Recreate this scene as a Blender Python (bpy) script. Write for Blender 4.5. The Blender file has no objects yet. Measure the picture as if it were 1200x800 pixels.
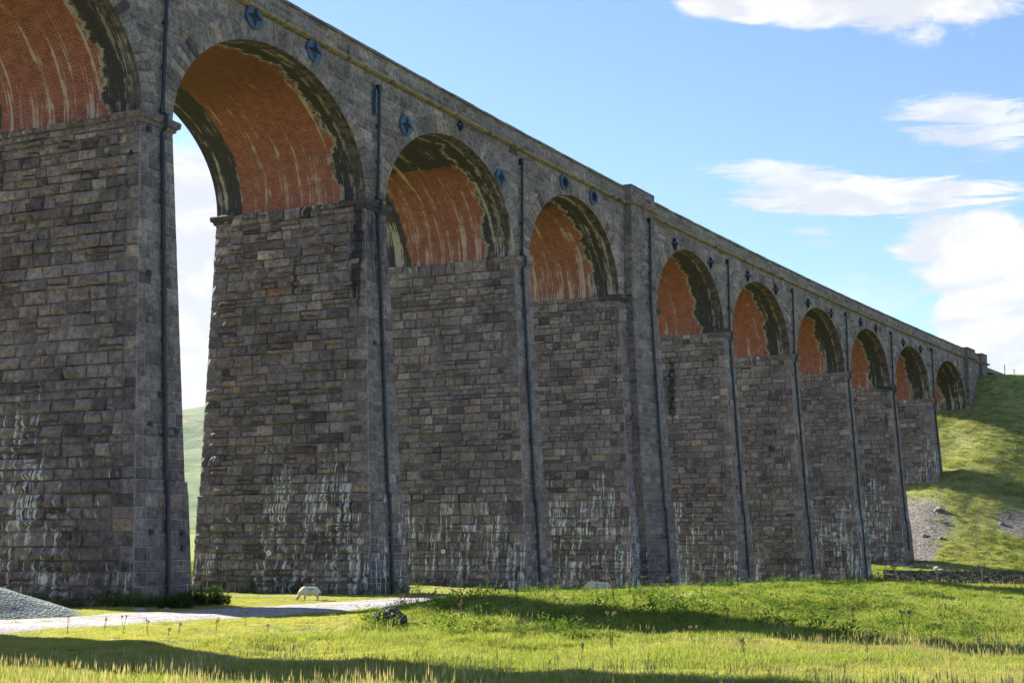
import bpy, bmesh, math, random
import numpy as np
from mathutils import Vector, Matrix, noise as mnoise
R = math.radians
rng = np.random.default_rng(7)
random.seed(7)
sc = bpy.context.scene
COL = sc.collection

# ------------------------------------------------------------------ helpers
def link(name, me, mats, parent=None):
    o = bpy.data.objects.new(name, me); COL.objects.link(o)
    for m in (mats if isinstance(mats, (list, tuple)) else [mats]):
        me.materials.append(m)
    if parent is not None: o.parent = parent
    return o
def tag(o, label=None, cat=None, group=None, kind=None):
    if label: o['label'] = label
    if cat: o['category'] = cat
    if group: o['group'] = group
    if kind: o['kind'] = kind
    return o
def empty(name, loc, rz=0):
    o = bpy.data.objects.new(name, None); COL.objects.link(o)
    o.location = loc; o.rotation_euler = (0, 0, rz); o.empty_display_size = .3
    return o
def copy_tree(o, parent=None):
    c = o.copy(); COL.objects.link(c); c.parent = parent
    for ch in list(o.children): copy_tree(ch, c)
    return c

class MB:
    """gathers vertices, quads and tris with per-vertex tone/edge/leach/wet values and uv"""
    def __init__(s):
        s.V=[]; s.F=[]; s.n=0; s.A=[]; s.M=[]
    def grid(s, P, A, closed_u=False, mat=0):
        nu, nv = P.shape[:2]
        idx = s.n + np.arange(nu*nv).reshape(nu, nv)
        s.V.append(P.reshape(-1,3)); s.A.append(A.reshape(-1,6)); s.n += nu*nv
        q = np.stack([idx[:-1,:-1], idx[1:,:-1], idx[1:,1:], idx[:-1,1:]], -1).reshape(-1,4)
        if closed_u:
            q2 = np.stack([idx[-1,:-1], idx[0,:-1], idx[0,1:], idx[-1,1:]], -1).reshape(-1,4)
            q = np.concatenate([q,q2])
        s.F.append(q); s.M.append(np.full(len(q), mat))
    def poly(s, P, faces, a=(.5,0,0,0,0,0), mat=0):
        P = np.asarray(P, float); a=(tuple(a)+(0,)*6)[:6]
        A = np.tile(np.array(a, float), (len(P),1))
        s.V.append(P); s.A.append(A)
        for f in faces:
            s.F.append(np.array([[i+s.n for i in f]])); s.M.append(np.array([mat]))
        s.n += len(P)
    def box(s, c, d, rot=None, mat=0, a=(.5,0,0,0,0,0)):
        P = np.array([[x,y,z] for z in (-.5,.5) for y in (-.5,.5) for x in (-.5,.5)])*np.array(d)
        if rot is not None: P = P @ np.array(rot.transposed() if hasattr(rot,'transposed') else rot)
        P = P + np.array(c)
        s.poly(P, [(0,2,3,1),(4,5,7,6),(0,1,5,4),(2,6,7,3),(0,4,6,2),(1,3,7,5)], a, mat)
    def tube(s, pts, rads, n=8, cap=True, mat=0, a=(.5,0,0,0,0,0)):
        pts = [Vector(p) for p in pts]; rads = rads if hasattr(rads,'__len__') else [rads]*len(pts)
        rings=[]
        up = Vector((0.31,.17,.93))
        for i,p in enumerate(pts):
            t = (pts[min(i+1,len(pts)-1)]-pts[max(i-1,0)]).normalized()
            x = t.cross(up); 
            if x.length<.05: x = t.cross(Vector((1,0,0)))
            x.normalize(); y = t.cross(x)
            rings.append([tuple(p + (x*math.cos(b)+y*math.sin(b))*rads[i]) for b in np.linspace(0,2*math.pi,n,endpoint=False)])
        P=[v for r in rings for v in r]; F=[]
        for i in range(len(pts)-1):
            for j in range(n):
                F.append((i*n+j, i*n+(j+1)%n, (i+1)*n+(j+1)%n, (i+1)*n+j))
        if cap:
            F.append(tuple(range(n))[::-1]); F.append(tuple((len(pts)-1)*n+j for j in range(n)))
        s.poly(P,F,a,mat)
    def build(s, name, mats, parent=None, smooth=False, attrs=True):
        V = np.concatenate(s.V).astype(np.float32)
        me = bpy.data.meshes.new(name)
        cnt = np.concatenate([np.full(len(f), f.shape[1]) for f in s.F])
        loops = np.concatenate([f.reshape(-1) for f in s.F]).astype(np.int32)
        me.vertices.add(len(V)); me.vertices.foreach_set('co', V.ravel())
        me.loops.add(len(loops)); me.loops.foreach_set('vertex_index', loops)
        me.polygons.add(len(cnt))
        st = np.concatenate([[0], np.cumsum(cnt)[:-1]]).astype(np.int32)
        me.polygons.foreach_set('loop_start', st)
        me.polygons.foreach_set('material_index', np.concatenate(s.M).astype(np.int32))
        me.polygons.foreach_set('use_smooth', np.full(len(cnt), smooth))
        me.update(calc_edges=True)
        if attrs:
            A = np.concatenate(s.A).astype(np.float32)
            for i,nm in enumerate(('tone','edge','leach','wet')):
                at = me.attributes.new(nm,'FLOAT','POINT'); at.data.foreach_set('value', np.ascontiguousarray(A[:,i]))
            uv = me.uv_layers.new(name='UVMap')
            uv.data.foreach_set('uv', np.ascontiguousarray(A[loops][:,4:6]).ravel())
        me.validate()
        return link(name, me, mats, parent)

# ------------------------------------------------------------------ viaduct setting-out (metres; camera at the origin, +Y ahead)
TH, K1, K2, X0, Y0 = 0.45145355, 0.0010725878, -4.5838426e-06, -13.808832, 56.150202
_s = np.arange(-90, 420, .05)
_a = TH + K1*_s + K2*_s*_s/2
_a = np.where(_s > 200, TH + K1*200 + K2*200*200/2 + (_s-200)*.0002, _a)
_i0 = int(np.argmin(abs(_s)))
_cx = np.concatenate([[0],np.cumsum(np.sin((_a[1:]+_a[:-1])/2)*.05)]); _cx += X0-_cx[_i0]
_cy = np.concatenate([[0],np.cumsum(np.cos((_a[1:]+_a[:-1])/2)*.05)]); _cy += Y0-_cy[_i0]
def L(s, off=0.):
    s = np.asarray(s, float); a = np.interp(s,_s,_a)
    return np.interp(s,_s,_cx)+off*np.cos(a), np.interp(s,_s,_cy)-off*np.sin(a)
def P3(s, off, z):
    x,y = L(s,off); x,y,z = np.broadcast_arrays(x,y,np.asarray(z,float)); return np.stack([x,y,z],-1)
def TN(s):
    a = np.interp(s,_s,_a); return np.stack([np.sin(a),np.cos(a),0*a],-1), np.stack([np.cos(a),-np.sin(a),0*a],-1)
HS, HJ, HC, HT, W, T, KT, RV = 16.68, 2.388, 23.19, 24.415, 8.98, 1.882, 6.683, 5.35
BW, BT, SW, ST = .0567, .0356, .085, .09
PC = {-1:-50.0, 0:-33.0, 1:-16.6, 2:-.58, 3:15.82, 4:31.91, 5:49.31, 6:66.86, 7:82.78, 8:98.54, 9:113.78, 10:129.4}
KING = (5,-1)
def ht(k, z): return (KT if k in KING else T)/2 + BT*(HS-z) + np.where(z < HJ, ST, 0.)
def bb(z): return .22*BW*(HS-z)+.03
def bo(z): return BW*(HS-z) + np.where(z < HJ, SW, 0.) + .03
ARCH = {}
ks = sorted(PC)
for a,b in zip(ks[:-1],ks[1:]):
    l = PC[a]+(KT if a in KING else T)/2; r = PC[b]-(KT if b in KING else T)/2
    ARCH[b] = ((l+r)/2,(r-l)/2)
ARCH[11] = ((PC[10]+T/2+144.36)/2,(144.36-PC[10]-T/2)/2)

# ------------------------------------------------------------------ terrain
def sstep(a,b,x):
    t = np.clip((x-a)/(b-a),0,1); return t*t*(3-2*t)
def vnoise(x, y, seed=0):
    """smooth value noise, vectorised"""
    x=np.asarray(x,float); y=np.asarray(y,float)
    xi=np.floor(x).astype(np.int64); yi=np.floor(y).astype(np.int64); fx=x-xi; fy=y-yi
    fx=fx*fx*(3-2*fx); fy=fy*fy*(3-2*fy)
    def h(i,j):
        n=(i*374761393+j*668265263+seed*974634777)&0x7fffffff
        n=((n^(n>>13))*1274126177)&0x7fffffff
        return ((n^(n>>16))&0xffff)/65535.
    return (h(xi,yi)*(1-fx)+h(xi+1,yi)*fx)*(1-fy)+(h(xi,yi+1)*(1-fx)+h(xi+1,yi+1)*fx)*fy
def fbm(x,y,seed=0,oct=4):
    r=0;a=.5
    for o in range(oct): r=r+a*(vnoise(x*2**o,y*2**o,seed+o)-.5)*2; a*=.5
    return r
_ls = np.arange(-80, 400, 1.0); _lx,_ly = L(_ls)
def to_so(x, y):
    x=np.asarray(x,float); y=np.asarray(y,float); sh=x.shape; xf=x.ravel(); yf=y.ravel()
    S=np.empty(len(xf)); O=np.empty(len(xf))
    for i in range(0,len(xf),20000):
        dx=xf[i:i+20000,None]-_lx; dy=yf[i:i+20000,None]-_ly
        j=np.argmin(dx*dx+dy*dy,1); s=_ls[j]; a=np.interp(s,_s,_a)
        ex=xf[i:i+20000]-_lx[j]; ey=yf[i:i+20000]-_ly[j]
        S[i:i+20000]=s+ex*np.sin(a)+ey*np.cos(a); O[i:i+20000]=ex*np.cos(a)-ey*np.sin(a)
    return S.reshape(sh),O.reshape(sh)
def terrain(x, y, detail=True):
    x=np.asarray(x,float); y=np.asarray(y,float)
    b = np.interp(y,[0,14,23,34,60,80,108,128,140,156,300],[-1.75,-1.78,-2.1,-2.3,-2.32,-2.6,-3.3,-3.7,-3.75,-2.0,-2.0])
    b = np.where(x < 0, np.interp(y,[0,14,23,60,140,300],[-1.75,-1.78,-2.1,-2.32,-2.4,-2.4])*sstep(8,-8,x)+b*(1-sstep(8,-8,x)), b)
    # grassy mound in front of the viaduct
    fx = sstep(-5.,2.5,x - (y-50)*.42)
    m = .90*np.exp(-((y-51)/np.where(y<51,8.5,5.5))**2)*fx*(1+.10*np.sin(.37*(x-6.75))-.012*np.clip(x-10,0,30)-.16*np.exp(-((x-3.3)/1.5)**2))
    hum = (fbm(x*.22,y*.22,5,3)*.26+fbm(x*.8,y*.55,6,3)*.13)*fx*sstep(18,30,y)*sstep(75,58,y)
    b = b+m+hum - .35*sstep(5,20,x)*np.exp(-((y-33)/6.)**2)
    # embankment
    s,o = to_so(x,y)
    pl=8.*sstep(150,157,s); do = np.maximum(np.maximum(o-.6-pl,0),np.maximum(-W-.6-pl-o,0)); ds = np.maximum(151.5-s,0)
    d = np.hypot(do,ds)
    wob = fbm(x*.06,y*.06,11,3)*3.0*sstep(2,14,d)
    e = 21.75-.655*(d+wob) + .5*np.sin(s*.05)*0
    e = np.where(s>151, e, e)
    k=1.6; h=np.clip(.5+.5*(e-b)/k,0,1); z = b*(1-h)+e*h + k*h*(1-h)*.5
    z = np.minimum(z, 21.8)
    z = z + sstep(170,330,s)*sstep(-5,-60,o)*6
    if detail:
        far = sstep(4,20,d)
        z = z + fbm(x*.5,y*.5,21,3)*.07*(1+.8*far*sstep(0,5,z))
        # sheep tracks stepping down the bank
        on = sstep(0,3,z)*sstep(21.5,19,z)*sstep(1,5,d)
        z = z + on*.07*np.sin(z*5.2+fbm(x*.15,y*.15,31,3)*5)*(.5+.8*vnoise(x*.2,y*.2,33))
    return z
def tz(x,y): return float(terrain(np.array([x]),np.array([y]))[0])

# ------------------------------------------------------------------ node helpers
class NT:
    def __init__(s, name, kind='mat'):
        if kind=='mat':
            s.m = bpy.data.materials.new(name); s.m.use_nodes=True; s.t=s.m.node_tree
        s.t.nodes.clear(); s.N=s.t.nodes; s.Lk=s.t.links
    def n(s, t, **kw):
        nd=s.N.new(t)
        for k,v in kw.items():
            if k.startswith('i_'):
                nd.inputs[k[2:].replace('_',' ')].default_value=v
            else: setattr(nd,k,v)
        return nd
    def set(s, inp, v):
        if isinstance(v,(int,float)) :
            inp.default_value = v if inp.type not in('RGBA','VECTOR') else ((v,v,v,1) if inp.type=='RGBA' else (v,v,v))
        elif isinstance(v,(tuple,list)):
            inp.default_value = (tuple(v)+(1,)) if (inp.type=='RGBA' and len(v)==3) else tuple(v)
        else: s.Lk.new(v, inp)
    def math(s, op, a, b=0., c=0., clamp=False):
        nd=s.n('ShaderNodeMath', operation=op, use_clamp=clamp)
        for i,v in enumerate((a,b,c)): s.set(nd.inputs[i],v)
        return nd.outputs[0]
    def add(s,a,b): return s.math('ADD',a,b)
    def mul(s,a,b,clamp=False): return s.math('MULTIPLY',a,b,clamp=clamp)
    def step(s, x, a, b):
        nd=s.n('ShaderNodeMapRange', interpolation_type='SMOOTHSTEP')
        s.set(nd.inputs[0],x); s.set(nd.inputs[1],a); s.set(nd.inputs[2],b); return nd.outputs[0]
    def rng(s, x, a, b, c, d):
        nd=s.n('ShaderNodeMapRange'); 
        for i,v in enumerate((x,a,b,c,d)): s.set(nd.inputs[i],v)
        return nd.outputs[0]
    def mix(s, f, a, b, mode='MIX'):
        nd=s.n('ShaderNodeMix', data_type='RGBA', blend_type=mode); nd.clamp_factor=True
        s.set(nd.inputs[0],f); s.set(nd.inputs[6],a); s.set(nd.inputs[7],b); return nd.outputs[2]
    def noise(s, vec, scale, detail=4, rough=.55, dist=0., out=0):
        nd=s.n('ShaderNodeTexNoise'); 
        if vec is not None: s.Lk.new(vec, nd.inputs['Vector'])
        nd.inputs['Scale'].default_value=scale; nd.inputs['Detail'].default_value=detail
        nd.inputs['Roughness'].default_value=rough; nd.inputs['Distortion'].default_value=dist
        return nd.outputs[out]
    def vmul(s, vec, k, off=(0,0,0)):
        nd=s.n('ShaderNodeVectorMath', operation='MULTIPLY_ADD'); s.Lk.new(vec,nd.inputs[0]); nd.inputs[1].default_value=k; nd.inputs[2].default_value=off; return nd.outputs[0]
    def ramp(s, f, stops):
        nd=s.n('ShaderNodeValToRGB'); cr=nd.color_ramp
        while len(cr.elements)<len(stops): cr.elements.new(.5)
        for e,(p,c) in zip(cr.elements,stops): e.position=p; e.color=tuple(c)+(1,)
        s.Lk.new(f,nd.inputs[0]); return nd.outputs[0]
    def attr(s, name, kind='GEOMETRY', out=2):
        nd=s.n('ShaderNodeAttribute', attribute_name=name, attribute_type=kind); return nd.outputs[out]
    def bump(s, h, strength=.5, dist=.02, nrm=None):
        nd=s.n('ShaderNodeBump'); nd.inputs['Strength'].default_value=strength; nd.inputs['Distance'].default_value=dist
        s.Lk.new(h, nd.inputs['Height']); 
        if nrm is not None: s.Lk.new(nrm, nd.inputs['Normal'])
        return nd.outputs[0]
    def out(s, shader):
        o=s.n('ShaderNodeOutputMaterial'); s.Lk.new(shader,o.inputs['Surface']); return s.m
    def pbr(s, col, rough=.85, nrm=None, metal=0., spec=.3):
        b=s.n('ShaderNodeBsdfPrincipled'); s.set(b.inputs['Base Color'],col); s.set(b.inputs['Roughness'],rough)
        b.inputs['Metallic'].default_value=metal; b.inputs['Specular IOR Level'].default_value=spec
        if nrm is not None: s.Lk.new(nrm,b.inputs['Normal'])
        return b.outputs[0]

def stone_material(name, bright=1., lichen=0., warm=0.):
    t=NT(name)
    pos=t.n('ShaderNodeNewGeometry').outputs['Position']
    uv=t.n('ShaderNodeUVMap', uv_map='UVMap').outputs[0]
    tone,edge,leach,wet=(t.attr(a) for a in('tone','edge','leach','wet'))
    b=bright
    c=t.ramp(tone,[(0,(.055*b,.044*b,.052*b)),(.25,(.098*b,.080*b,.088*b)),(.5,(.138*b,.114*b,.121*b)),(.75,(.178*b,.149*b,.153*b)),(.9,(.235*b,.198*b,.198*b)),(.955,(.19*b,.14*b,.115*b)),(.985,(.17*b,.115*b,.09*b)),(1,(.20*b,.09*b,.06*b))])
    n1=t.noise(pos,.45,4,.6); n2=t.noise(pos,5.,5,.65); n3=t.noise(pos,28.,3,.6)
    c=t.mix(1.,c,t.ramp(n1,[(.3,(.72,.70,.70)),(.7,(1.25,1.24,1.2))]),'MULTIPLY')
    c=t.mix(1.,c,t.ramp(n2,[(.3,(.42,.41,.44)),(.5,(1.,1.,1.)),(.72,(1.55,1.53,1.5))]),'MULTIPLY')
    c=t.mix(.6,c,t.ramp(n3,[(.3,(.6,.6,.6)),(.7,(1.4,1.4,1.4))]),'MULTIPLY')
    sepv=t.n('ShaderNodeSeparateXYZ'); t.Lk.new(uv,sepv.inputs[0])
    damp=t.rng(t.add(sepv.outputs[1],t.mul(n1,4.)),0.,17.,.80,1.2)
    cd=t.n('ShaderNodeCombineColor'); [t.Lk.new(damp,cd.inputs[i]) for i in range(3)]
    c=t.mix(1.,c,cd.outputs[0],'MULTIPLY')
    # pale weathered skin on part of the stones
    skin=t.mul(t.step(t.noise(t.vmul(uv,(1.2,2.2,1)),1.,4,.7),.56,.68),.42)
    c=t.mix(skin,c,(.31*b,.275*b,.26*b))
    # soot and black growth
    soot=t.mul(t.step(t.noise(t.vmul(uv,(.9,.28,1)),1.,4,.7),.55,.72),.6)
    c=t.mix(soot,c,(.03,.029,.032))
    # mortar lines
    mf=t.mul(t.step(edge,.45,.95),t.rng(t.noise(pos,1.1,4,.7),.32,.62,.15,.75))
    c=t.mix(mf,c,(.30*b,.27*b,.265*b))
    # lime washed out of the joints, running down
    s1=t.noise(t.vmul(uv,(3.6,.22,1)),1.,3,.6); s2=t.noise(t.vmul(uv,(13.,.55,1)),1.,4,.6); s3=t.noise(t.vmul(uv,(2.2,2.6,1),(7,3,0)),1.,3,.6)
    st=t.add(t.add(t.mul(s1,.32),t.mul(s2,.46)),t.mul(s3,.22))
    thr=t.math('SUBTRACT',.70,t.mul(leach,.178))
    lm=t.math('MULTIPLY',t.math('SUBTRACT',st,thr),26.,clamp=True)
    lm=t.mul(lm,.86)
    c=t.mix(lm,c,(.64,.65,.68))
    wn=t.noise(t.vmul(uv,(6.,.5,1),(3,9,0)),1.,5,.7)
    wf=t.math('MULTIPLY',t.math('SUBTRACT',t.add(wet,wn),1.),9.,clamp=True)
    c=t.mix(t.mul(wf,.9),c,(.014,.015,.021))
    if lichen>0:
        lf=t.mul(t.step(t.noise(pos,.75,5,.75),.52,.66),lichen)
        c=t.mix(lf,c,t.ramp(n2,[(.3,(.10,.085,.025)),(.7,(.27,.19,.06))]))
    h=t.add(t.mul(n2,.75),t.mul(n3,.25))
    nb=t.bump(h,1.,.07)
    rough=t.rng(wf,0.,1.,.88,.5)
    return t.out(t.pbr(c,rough,nb,spec=.25))
M={}
M['stone']=stone_material('gritstone',1.30)
M['spandrel']=stone_material('gritstone_dressed',1.18,.05)
M['parapet']=stone_material('gritstone_parapet',1.15,.32)
M['king']=stone_material('gritstone_king',1.05,.04)

def string_material():
    t=NT('string_course'); pos=t.n('ShaderNodeNewGeometry').outputs['Position']
    n=t.noise(pos,.8,5,.7); n2=t.noise(pos,7,4,.6)
    c=t.ramp(n,[(.36,(.09,.08,.065)),(.46,(.25,.19,.13)),(.56,(.33,.25,.17)),(.64,(.12,.10,.075)),(.7,(.05,.05,.03))])
    c=t.mix(.7,c,t.ramp(n2,[(.3,(.5,.5,.5)),(.7,(1.4,1.4,1.4))]),'MULTIPLY')
    return t.out(t.pbr(c,.9,t.bump(n2,.8,.02)))
M['string']=string_material()

def brick_material(k, f0, crown, eff, red=1., dark=.5):
    """brick vault: u = metres in from the front ring, v = metres round the arch from the far springing"""
    t=NT('vault_brick_%d'%k)
    uv=t.n('ShaderNodeUVMap', uv_map='UVMap').outputs[0]; sep=t.n('ShaderNodeSeparateXYZ'); t.Lk.new(uv,sep.inputs[0]); u,v=sep.outputs[0],sep.outputs[1]
    uvs=t.vmul(uv,(1,1,1),(k*13.7,k*5.1,k))
    def brick(c1,c2,mo):
        b=t.n('ShaderNodeTexBrick'); t.Lk.new(uvs,b.inputs['Vector']); b.inputs['Scale'].default_value=1.
        b.inputs['Brick Width'].default_value=.235; b.inputs['Row Height'].default_value=.085; b.inputs['Mortar Size'].default_value=.014
        b.inputs['Mortar Smooth'].default_value=.15; b.inputs['Bias'].default_value=0.
        t.set(b.inputs['Color1'],c1); t.set(b.inputs['Color2'],c2); t.set(b.inputs['Mortar'],mo); return b
    rb=brick((.33*red,.082*red,.066*red),(.18*red,.046*red,.042*red),(.33,.19,.155))
    db=brick((.040,.036,.046),(.021,.019,.026),(.078,.072,.082))
    big=t.noise(uvs,.35,4,.6); mid=t.noise(uvs,2.2,4,.65); fine=t.noise(uvs,14,3,.6)
    rc=t.mix(1.,rb.outputs[0],t.ramp(mid,[(.3,(.74,.72,.70)),(.7,(1.18,1.18,1.18))]),'MULTIPLY')
    rc=t.mix(1.,rc,t.ramp(fine,[(.3,(.7,.7,.7)),(.7,(1.3,1.3,1.3))]),'MULTIPLY')
    # grime gathers round the crown (v above about 6 m)
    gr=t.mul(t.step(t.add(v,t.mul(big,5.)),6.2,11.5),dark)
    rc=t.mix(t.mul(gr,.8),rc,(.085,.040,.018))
    # olive growth over the dark brick
    dc=t.mix(t.mul(t.step(mid,.48,.7),.55),db.outputs[0],(.046,.041,.042))
    dc=t.mix(t.mul(t.step(t.noise(t.vmul(uvs,(4.5,.55,1)),1.,4,.7),.60,.68),.5),dc,(.21,.19,.205))
    # edge of the refaced panel wanders
    bord=t.add(f0,t.mul(t.math('SUBTRACT',t.noise(t.vmul(uvs,(0.02,.55,1)),1.,4,.75),.5),2.4))
    bord=t.add(bord,t.mul(t.math('SUBTRACT',t.noise(uvs,3.,3,.6),.5),.22))
    d=t.math('SUBTRACT',u,bord)
    back=t.math('SUBTRACT',t.math('SUBTRACT',W-1.1,t.mul(t.noise(t.vmul(uvs,(.02,.5,1),(5,5,5)),1.,4,.7),1.2)),u)
    crd=t.math('SUBTRACT',t.add(crown,t.mul(t.math('SUBTRACT',mid,.5),.5)),v)
    dm=t.math('MINIMUM',t.math('MINIMUM',d,back),crd)
    rm=t.step(dm,-.04,.06)
    c=t.mix(rm,dc,rc)
    # lime rim and drips
    rim=t.mul(t.math('MULTIPLY',t.step(t.math('ABSOLUTE',t.add(d,.03)),.17,.02),t.step(mid,.36,.52)),.8)
    # stone ring at the very edge with a lime-stained joint behind it
    sj=t.add(.62,t.mul(t.math('SUBTRACT',t.noise(t.vmul(uvs,(.02,.9,1),(8,8,8)),1.,4,.7),.5),.5))
    ringf=t.step(t.math('SUBTRACT',u,sj),.03,-.03)
    c=t.mix(ringf,c,t.ramp(mid,[(.35,(.035,.029,.033)),(.5,(.075,.063,.067)),(.65,(.13,.11,.112))]))
    jn=t.mul(t.step(t.math('ABSOLUTE',t.math('SUBTRACT',u,t.add(sj,.08))),.16,.02),t.step(t.noise(t.vmul(uvs,(3,1.1,1)),1.,4,.7),.44,.56))
    c=t.mix(t.mul(jn,.6),c,(.38,.32,.28))
    c=t.mix(rim,c,(.36,.325,.31))
    s1=t.noise(t.vmul(uvs,(2.4,.14,1)),1.,2,.5); s2=t.noise(t.vmul(uvs,(12.,.5,1)),1.,4,.65); s3=t.noise(t.vmul(uvs,(1.2,1.5,1),(3,3,3)),1.,3,.6)
    st=t.add(t.add(t.mul(s1,.42),t.mul(s2,.38)),t.mul(s3,.2))
    low=t.rng(v,0.,7.,.045,-.03)
    em=t.math('MULTIPLY',t.math('SUBTRACT',t.add(st,low),.590-eff),18.,clamp=True)
    c=t.mix(t.mul(em,.75),c,(.50,.45,.42))
    h=t.add(t.mul(rb.outputs[1],-.6),t.mul(fine,.4))
    return t.out(t.pbr(c,.88,t.bump(h,.7,.015),spec=.2))

def simple(name, col, rough=.6, metal=0., var=.25, scale=6., bumpd=.004, spec=.4):
    t=NT(name); pos=t.n('ShaderNodeTexCoord').outputs['Object']
    n=t.noise(pos,scale,5,.65)
    c=t.mix(1.,col,t.ramp(n,[(.3,(1-var,)*3),(.7,(1+var,)*3)]),'MULTIPLY')
    return t.out(t.pbr(c,rough,t.bump(n,.6,bumpd),metal,spec))
M['pipe']=simple('painted_pipe',(.015,.021,.034),.45,0,.5,3.)
M['blue']=simple('blue_paint',(.035,.075,.155),.5,0,.35,5.)
M['bluedark']=simple('dark_blue_paint',(.012,.018,.032),.5,0,.4,5.)
M['disc']=simple('number_disc',(.62,.68,.62),.5,0,.15,9.)
M['green']=simple('disc_mark',(.05,.22,.13),.5)
M['wood']=simple('weathered_wood',(.30,.25,.19),.9,0,.4,9.)
M['rock']=simple('limestone_rubble',(.20,.19,.18),.9,0,.5,3.,.03)
M['darkrock']=simple('dark_spoil',(.045,.038,.038),.95,0,.6,7.,.05)
M['fleece']=simple('fleece',(.60,.52,.41),.95,0,.22,16.,.03,.1)
M['face']=simple('sheep_face',(.36,.31,.25),.9,0,.3,9.,.004,.1)
M['mark']=simple('stock_mark',(.16,.36,.33),.95,0,.2,14.,.02,.1)
M['ballast']=simple('ballast',(.16,.15,.14),.95,0,.5,12.,.05)
def gravel_material(name, c0, c1, c2, sc1=7., d=.06):
    t=NT(name); pos=t.n('ShaderNodeNewGeometry').outputs['Position']
    vo=t.n('ShaderNodeTexVoronoi'); t.Lk.new(pos,vo.inputs['Vector']); vo.inputs['Scale'].default_value=sc1
    n=t.noise(pos,.5,4,.6); n2=t.noise(pos,3.,4,.7)
    sepc=t.n('ShaderNodeSeparateColor'); t.Lk.new(vo.outputs['Color'],sepc.inputs[0])
    c=t.ramp(sepc.outputs[0],[(0,c0),(.5,c1),(1,c2)])
    c=t.mix(1.,c,t.ramp(n,[(.3,(.75,.75,.75)),(.7,(1.2,1.2,1.2))]),'MULTIPLY')
    c=t.mix(1.,c,t.ramp(n2,[(.3,(.7,.7,.7)),(.7,(1.25,1.25,1.25))]),'MULTIPLY')
    return t.out(t.pbr(c,.95,t.bump(t.add(vo.outputs['Distance'],n2),.9,d),spec=.15))
M['path']=gravel_material('path_gravel',(.17,.16,.165),(.29,.275,.28),(.42,.40,.40),12.,.03)
M['heap']=gravel_material('heap_gravel',(.10,.13,.125),(.17,.205,.20),(.27,.31,.295),10.,.06)

# ------------------------------------------------------------------ ground material
def ground_material():
    t=NT('grassland'); pos=t.n('ShaderNodeNewGeometry').outputs['Position']
    scree=t.attr('scree'); straw=t.attr('straw'); far=t.attr('far')
    n1=t.noise(pos,.05,5,.6); n2=t.noise(pos,.5,5,.7); n3=t.noise(pos,4.,4,.7); n4=t.noise(pos,14.,3,.7)
    g=t.ramp(n2,[(.25,(.085,.125,.024)),(.45,(.17,.20,.042)),(.6,(.25,.26,.068)),(.8,(.33,.31,.12))])
    g=t.mix(1.,g,t.ramp(n3,[(.25,(.5,.52,.5)),(.5,(1,1,1)),(.75,(1.4,1.35,1.2))]),'MULTIPLY')
    s=t.ramp(n3,[(.3,(.14,.155,.055)),(.5,(.24,.25,.10)),(.7,(.33,.33,.16))])
    sf=t.step(t.add(straw,t.math('MULTIPLY',t.math('SUBTRACT',n2,.5),1.2)),.35,.75)
    c=t.mix(t.mul(sf,.8),g,s)
    gv=t.n('ShaderNodeTexVoronoi'); t.Lk.new(pos,gv.inputs['Vector']); gv.inputs['Scale'].default_value=5.5
    sep=t.n('ShaderNodeSeparateColor'); t.Lk.new(gv.outputs['Color'],sep.inputs[0])
    scc=t.ramp(sep.outputs[0],[(0,(.07,.064,.062)),(.5,(.14,.13,.127)),(1,(.24,.225,.215))])
    scf=t.step(t.add(t.add(scree,t.math('MULTIPLY',t.math('SUBTRACT',n3,.5),.9)),t.math('MULTIPLY',t.math('SUBTRACT',n2,.5),.8)),.42,.56)
    c=t.mix(scf,c,scc)
    fc=t.ramp(t.noise(pos,.006,5,.6),[(.35,(.10,.19,.035)),(.5,(.15,.21,.05)),(.65,(.23,.23,.10))])
    c=t.mix(far,c,fc)
    h=t.add(t.mul(n3,.6),t.mul(n4,.4))
    return t.out(t.pbr(c,.95,t.bump(h,1.,.16),spec=.1))
M['ground']=ground_material()

def axis(segs):
    out=[]
    for a,b,st in segs: out+=list(np.arange(a,b,st))
    return np.array(out)
gx = np.concatenate([-np.geomspace(5200,70,34), axis([(-66,-30,2.),(-30,32,.55),(32,118,.9),(118,160,2.5)]), np.geomspace(164,5200,34)])
gy = np.concatenate([-np.geomspace(2600,20,18), axis([(-16,14,2.),(14,72,.5),(72,130,1.2),(130,225,.85),(225,300,3.)]), np.geomspace(306,5600,34)])
GX,GY=np.meshgrid(gx,gy,indexing='ij')
GZ=terrain(GX,GY)
rf=np.hypot(GX,GY-100)
GZ=np.where(rf>400, GZ*(1-sstep(400,900,rf))+sstep(400,900,rf)*(-6+fbm(GX*.0015,GY*.0015,41,3)*6), GZ)
m=MB(); A=np.zeros(GX.shape+(6,)); m.grid(np.stack([GX,GY,GZ],-1),A)
ground=m.build('ground',M['ground'],smooth=True,attrs=False)
gS,gO=to_so(GX,GY)
def blob(x,y,cx,cy,rx,ry,ang):
    c,s=math.cos(ang),math.sin(ang); dx=x-cx; dy=y-cy; return np.clip(1.15-np.hypot((dx*c+dy*s)/rx,(-dx*s+dy*c)/ry),0,1)
def scree_f(x,y):
    return np.maximum.reduce([blob(x,y,45.4,162.5,4.2,6.5,.2), blob(x,y,54.8,157.2,2.9,5.2,.5), blob(x,y,44.,158.5,2.4,4.5,0.)])
def straw_f(x,y,z):
    on=sstep(-1,2,z)
    return np.clip(on*.62+ (1-on)*sstep(38,20,y)*.20 + vnoise(x*.16,y*.16,77)*.46-.16,0,1)
for nm,val in (('scree',scree_f(GX,GY)),('straw',straw_f(GX,GY,GZ)),('far',sstep(240,420,rf))):
    at=ground.data.attributes.new(nm,'FLOAT','POINT'); at.data.foreach_set('value',np.ascontiguousarray(val.ravel(),dtype=np.float32))
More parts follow.
